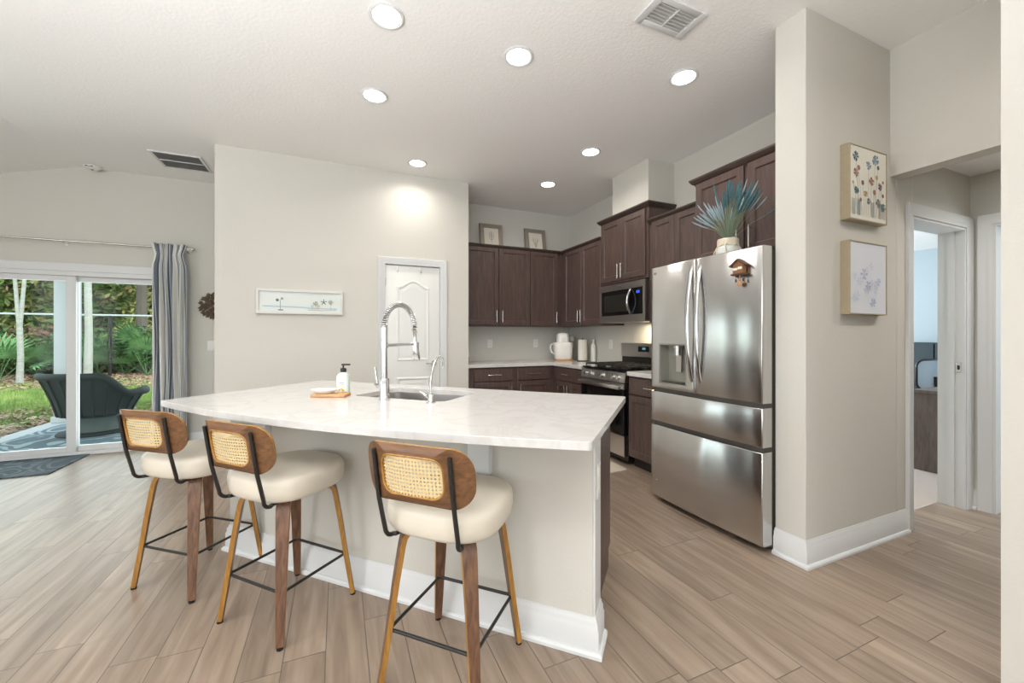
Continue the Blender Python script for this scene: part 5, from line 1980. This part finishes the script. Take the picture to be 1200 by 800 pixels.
# seat bowl
MB().lathe([(0.10, 0.263), (0.36, 0.265), (0.40, 0.30), (0.40, 0.38), (0.36, 0.40), (0.05, 0.405)], seg=36).build('seat', 'wicker', wc)
# curved back and arms: angle 0 = back (-y local is towards camera => back faces camera). front = +y
def shell(u, v, off=0.0):
    a = -pi / 2 + (u - 0.5) * 2 * R(128)      # -90deg is the back
    au = abs(u - 0.5) * 2
    top = 0.86 - 0.24 * max(0, min(1, (au - 0.40) / 0.22)) ** 1.0 * 1.0
    s_ = min(1, max(0, (au - 0.38) / 0.3))
    top = 0.84 - 0.26 * (3 * s_ * s_ - 2 * s_ ** 3)
    z = 0.27 + (top - 0.27) * v
    flare = 0.42 + 0.20 * v ** 1.3 * (1 - 0.15 * s_)
    r = flare + off
    return Vector((r * 1.02 * cos(a), r * 0.92 * sin(a), z))


b = MB()
b.sheet(lambda u, v: shell(u, v), 56, 14)
sh = b.build('back_shell', 'wicker', wc, recalc=False, smooth=60)
m2 = sh.modifiers.new('thick', 'SOLIDIFY'); m2.thickness = 0.035; m2.offset = 0
MB().tube([shell(k / 60, 1.0) for k in range(61)], [0.05 if 6 < k < 54 else 0.06 for k in range(61)], 12).build('rolled_edge', 'wicker', wc)
for k in range(14):
    u_ = 0.06 + 0.88 * k / 13
    MB().tube([shell(u_, v / 8, 0.026) for v in range(9)], 0.011, 6).build('rib', 'wicker', wc)
MB().ringloft([[(x, y + 0.03, z) for x, y in rrect(-0.33 * s_, 0.33 * s_, -0.30 * s_, 0.33 * s_, 0.16 * s_)] for z, s_ in ((0.41, .92), (0.43, 1), (0.48, 1), (0.51, .9), (0.52, .6))]).build('cushion', mat('slate_cushion', srgb(84, 98, 104), 0.9), wc)

# fence with rail and posts at y=17
fe = thing('chain_link_fence', 'chain-link fence with a pale top rail along the woods', 'fence', (0, 17, 0))
MB().cyl((-20, 0, 1.93), (4, 0, 1.93), 0.03, 10).build('top_rail', 'fencewire', fe)
for x_ in (-19.12, -16.02, -12.92, -9.82, -6.72, -3.62, -0.52, 2.58):
    z0_ = gh(x_, 17)
    MB().cyl((x_, 0.02, z0_ - 0.02), (x_, 0.02, 1.94), 0.045, 12).build('post', 'black', fe)


def leaves(b, c, rx, ry, rz_, n, size, mi=0, shellw=0.5):
    for _ in range(n):
        d_ = Vector((random.gauss(0, 1), random.gauss(0, 1), random.gauss(0, 1))).normalized()
        r_ = random.uniform(shellw, 1.0) ** 0.6
        p = Vector((c[0] + rx * d_.x * r_, c[1] + ry * d_.y * r_, c[2] + rz_ * d_.z * r_))
        a = Vector((random.gauss(0, 1), random.gauss(0, 1), random.gauss(0, 0.7))).normalized()
        n2 = a.cross(Vector((random.gauss(0, 1), random.gauss(0, 1), random.gauss(0, 1)))).normalized()
        s_ = size * random.uniform(0.6, 1.3)
        b.face([b.v(p - a * s_), b.v(p + n2 * s_ * 0.42), b.v(p + a * s_), b.v(p - n2 * s_ * 0.42)], mi)


def rpt(Y, px):
    l = (px - 600) / 472
    s_, c_ = sin(R(23.4)), cos(R(23.4))
    vx, vy = s_ + l * c_, c_ - l * s_
    return vx / vy * Y


def shrub(name, label, x, y, w_, h_, lm, n, size, group):
    z0_ = gh(x, y)
    t = thing(name, label, 'shrub', (x, y, z0_), group=group)
    b = MB()
    for k in range(5):
        a = 2 * pi * k / 5
        b.tube([(0.03 * cos(a), 0.03 * sin(a), 0), (w_ * .2 * cos(a), w_ * .2 * sin(a), h_ * 0.4), (w_ * .33 * cos(a), w_ * .33 * sin(a), h_ * 0.75)], [0.025, 0.018, 0.008], 6)
    b.build('stems', 'bark', t)
    b = MB()
    for k in range(7):
        a = random.uniform(0, 2 * pi)
        leaves(b, (w_ * .28 * cos(a), w_ * .28 * sin(a), h_ * random.uniform(0.3, 0.8)), w_ * .32, w_ * .32, h_ * .28, n // 7, size)
    b.build('foliage', lm, t, recalc=False, smooth=0)
    return t


def tree(label, x, y, h_, tr_m, lm, crown, n, size, tr_r=0.12, fork=None, group='trees beyond the fence', lean=0.0):
    z0_ = gh(x, y)
    t = thing('tree', label, 'tree', (x, y, z0_), group=group)
    b = MB()
    if fork:
        fz_, dx_ = fork
        b.tube([(0, 0, 0), (0.02, 0, fz_ * .5), (0, 0, fz_)], [tr_r * 1.25, tr_r * 1.05, tr_r], 10)
        for s_ in (-1, 1):
            b.tube([(0, 0, fz_ - 0.1), (s_ * dx_ * .35, 0, fz_ + (h_ - fz_) * .3), (s_ * dx_ * .75 + 0.08 * sin(3 * s_), 0, fz_ + (h_ - fz_) * .65), (s_ * dx_, 0, h_)], [tr_r * .8, tr_r * .62, tr_r * .5, tr_r * .3], 9)
    else:
        b.tube([(0, 0, 0), (lean * .3, 0, h_ * .35), (lean * .5, 0, h_ * .7), (lean, 0, h_)], [tr_r * 1.2, tr_r, tr_r * .8, tr_r * .4], 10)
    b.build('trunk', tr_m, t)
    b = MB()
    for c_ in crown:
        leaves(b, (c_[0], c_[1], c_[2]), c_[3], c_[3], c_[4], n, size)
    b.build('crown', lm, t, recalc=False, smooth=0)
    return t


random.seed(31)
# pale trunk trees
tree('pale forked birch-like tree at the left edge behind the fence', rpt(15.2, 23), 15.2, 6.5, 'birch', 'leaf1', [(-.8, .3, 5.6, 1.6, 1.2), (.9, .2, 6.2, 1.6, 1.3)], 900, 0.11, 0.06, fork=(1.55, 0.30))
tree('pale barked tree with a high fork seen right of the white post', rpt(16.0, 103), 16.0, 7.0, 'birch', 'leaf1', [(-.9, .2, 6.0, 1.6, 1.2), (1.0, .3, 6.2, 1.6, 1.3)], 900, 0.11, 0.085, fork=(2.9, 0.6))
tree('thick dark grey trunk beside the striped curtain', rpt(18.5, 166), 18.5, 8.5, 'bark', 'leaf2', [(0, .2, 7.0, 2.2, 1.6)], 1600, 0.12, 0.15)
tree('slender grey trunk right of the white post', rpt(20.5, 95), 20.5, 8.5, 'bark', 'leaf2', [(0, .2, 7.0, 2.2, 1.6)], 1600, 0.12, 0.10)
spec = [(-9, 'leaf1'), (8, 'leaf4'), (28, 'leaf1'), (48, 'leaf3'), (66, 'leaf2'), (92, 'leaf2'), (112, 'leaf1'), (130, 'leaf3'), (148, 'leaf1'), (170, 'leaf3'), (190, 'leaf1'), (214, 'leaf2'), (240, 'leaf1'), (268, 'leaf2')]
kinds = {'leaf1': 'mid green', 'leaf2': 'deep green', 'leaf3': 'yellowing', 'leaf4': 'rust tinged'}
desc = {-9: 'beyond the left edge of the door glass', 8: 'behind the forked birch', 28: 'right of the forked birch', 48: 'left of the white post', 66: 'behind the white post', 92: 'behind the pale trunk', 112: 'right of the pale trunk',
        130: 'behind the black fence post', 148: 'left of the dark trunk', 170: 'behind the dark trunk', 190: 'behind the curtain', 214: 'hidden right of the curtain', 240: 'far right of the curtain', 268: 'farthest right of the curtain'}
for i_, (px, lm) in enumerate(spec):
    Y = 21.5 + (i_ % 3) * 1.0
    x_ = rpt(Y, px)
    tree(kinds[lm] + ' woodland tree ' + desc[px], x_, Y, 6.5, 'bark', lm, [(random.uniform(-.5, .5), 0, 1.6, 1.5, 1.5), (random.uniform(-.5, .5), 0, 3.3, 1.7, 1.4), (random.uniform(-.5, .5), 0.2, 5.2, 1.7, 1.5)], 1500, 0.13, 0.09, group='woodland trees far beyond the fence')
spec2 = [(-4, 18.0, 'leaf4', 1.5), (16, 18.6, 'leaf2', 1.4), (36, 18.2, 'leaf1', 1.3), (56, 18.6, 'leaf4', 1.7), (84, 18.4, 'leaf2', 1.5), (112, 18.8, 'leaf1', 1.4), (134, 18.4, 'leaf2', 1.2), (152, 19.2, 'leaf3', 2.0), (180, 18.4, 'leaf2', 1.6)]
for i_, (px, Y, lm, hh) in enumerate(spec2):
    shrub('woodland_shrub', kinds[lm] + ' woodland shrub ' + {-4: 'at the far left of the door glass', 16: 'under the forked birch', 36: 'right of the forked birch', 56: 'left of the white post', 84: 'right of the white post', 112: 'between pale trunk and black fence post', 134: 'just right of the black fence post', 152: 'left of the dark trunk', 180: 'behind the curtain'}[px], rpt(Y, px), Y, 1.9, hh, lm, 2400, 0.075, 'woodland shrubs beyond the fence')


def palmetto(label, x, y, s_=1.0):
    t = thing('saw_palmetto', label, 'palmetto', (x, y, gh(x, y)), group='palmettos beyond the fence')
    for k in range(9):
        a = 2 * pi * k / 9 + random.uniform(-.2, .2)
        el = random.uniform(0.5, 1.25)
        L_ = s_ * random.uniform(0.55, 0.85)
        d_ = Vector((cos(a) * cos(el), sin(a) * cos(el), sin(el)))
        side = d_.cross(Vector((0, 0, 1))).normalized()
        upv = side.cross(d_).normalized()
        b = MB()
        base = d_ * L_
        b.tube([(0, 0, 0), base * 0.5 + Vector((0, 0, 0.03)), base], 0.008, 5)
        for q in range(17):
            f_ = R(-100 + 200 * q / 16)
            dd = (d_ * cos(f_) + side * sin(f_)).normalized()
            nn = (side * cos(f_) - d_ * sin(f_)).normalized()
            ln = s_ * 0.52 * (0.75 + 0.25 * cos(f_))
            m1 = base + dd * ln * 0.55 + upv * 0.04 * s_
            tip = base + dd * ln - upv * 0.03 * s_
            w_ = 0.024 * s_
            b.face([b.v(base), b.v(m1 - nn * w_), b.v(tip), b.v(m1 + nn * w_)])
        b.build('frond', 'palm', t, recalc=False, smooth=0)
    return t


for px, Y, s_, lab in ((-2, 16.2, 1.3, 'at the far left of the door glass'), (96, 17.5, 1.25, 'right of the white post'), (116, 17.8, 1.2, 'left of the black fence post'), (146, 18.0, 1.0, 'right of the black fence post'),
                       (172, 17.6, 1.6, 'beside the dark trunk and curtain'), (42, 17.8, 1.0, 'left of the white post')):
    palmetto('green saw palmetto ' + lab, rpt(Y, px), Y, s_)

# lawn grass and leaf litter (uncountable)
b = MB()
random.seed(17)
for _ in range(26000):
    y = random.uniform(8.6, 15.5)
    x = random.uniform(rpt(y, -60), rpt(y, 200))
    if y < 9.6 + 0.3 * sin(x * 2) and random.random() < .8: continue
    z = gh(x, y)
    a = random.uniform(0, 2 * pi)
    h_ = random.uniform(0.04, 0.10)
    w_ = 0.008
    lx, ly = random.uniform(-.04, .04), random.uniform(-.04, .04)
    b.face([b.v((x - w_ * cos(a), y - w_ * sin(a), z - 0.01)), b.v((x + w_ * cos(a), y + w_ * sin(a), z - 0.01)), b.v((x + lx, y + ly, z + h_))])
# side lawn left of the patio
for _ in range(9000):
    x = random.uniform(-12, -4.6); y = random.uniform(6, 8.6)
    z = gh(x, y); a = random.uniform(0, 2 * pi); h_ = random.uniform(0.03, 0.08); w_ = 0.007
    b.face([b.v((x - w_ * cos(a), y - w_ * sin(a), z - 0.01)), b.v((x + w_ * cos(a), y + w_ * sin(a), z - 0.01)), b.v((x + random.uniform(-.03, .03), y, z + h_))])
tag(b.build('lawn_grass', 'grassblade', recalc=False, smooth=0), 'short patchy green lawn grass beyond the patio', 'grass', kind='stuff')
b = MB()
for _ in range(16000):
    if random.random() < 0.75:
        y = random.uniform(13.5, 20.5)
        x = random.uniform(rpt(y, -60), rpt(y, 210))
    else:
        y = random.uniform(6.5, 10.2)
        x = random.uniform(-8.0, -3.9) if y < 8.7 else random.uniform(-8, -2.5)
    z = gh(x, y) + 0.012 + random.uniform(0, 0.05)
    a = random.uniform(0, 2 * pi); s_ = random.uniform(0.03, 0.065)
    t1 = Vector((cos(a), sin(a), random.uniform(-.4, .6))) * s_
    t2 = Vector((-sin(a), cos(a), random.uniform(-.4, .4))) * s_ * 0.5
    p = Vector((x, y, z))
    b.face([b.v(p - t1), b.v(p + t2), b.v(p + t1), b.v(p - t2)])
tag(b.build('leaf_litter', 'litter', recalc=False, smooth=0), 'brown fallen leaves scattered at the lawn edge and under the trees', 'fallen leaves', kind='stuff')
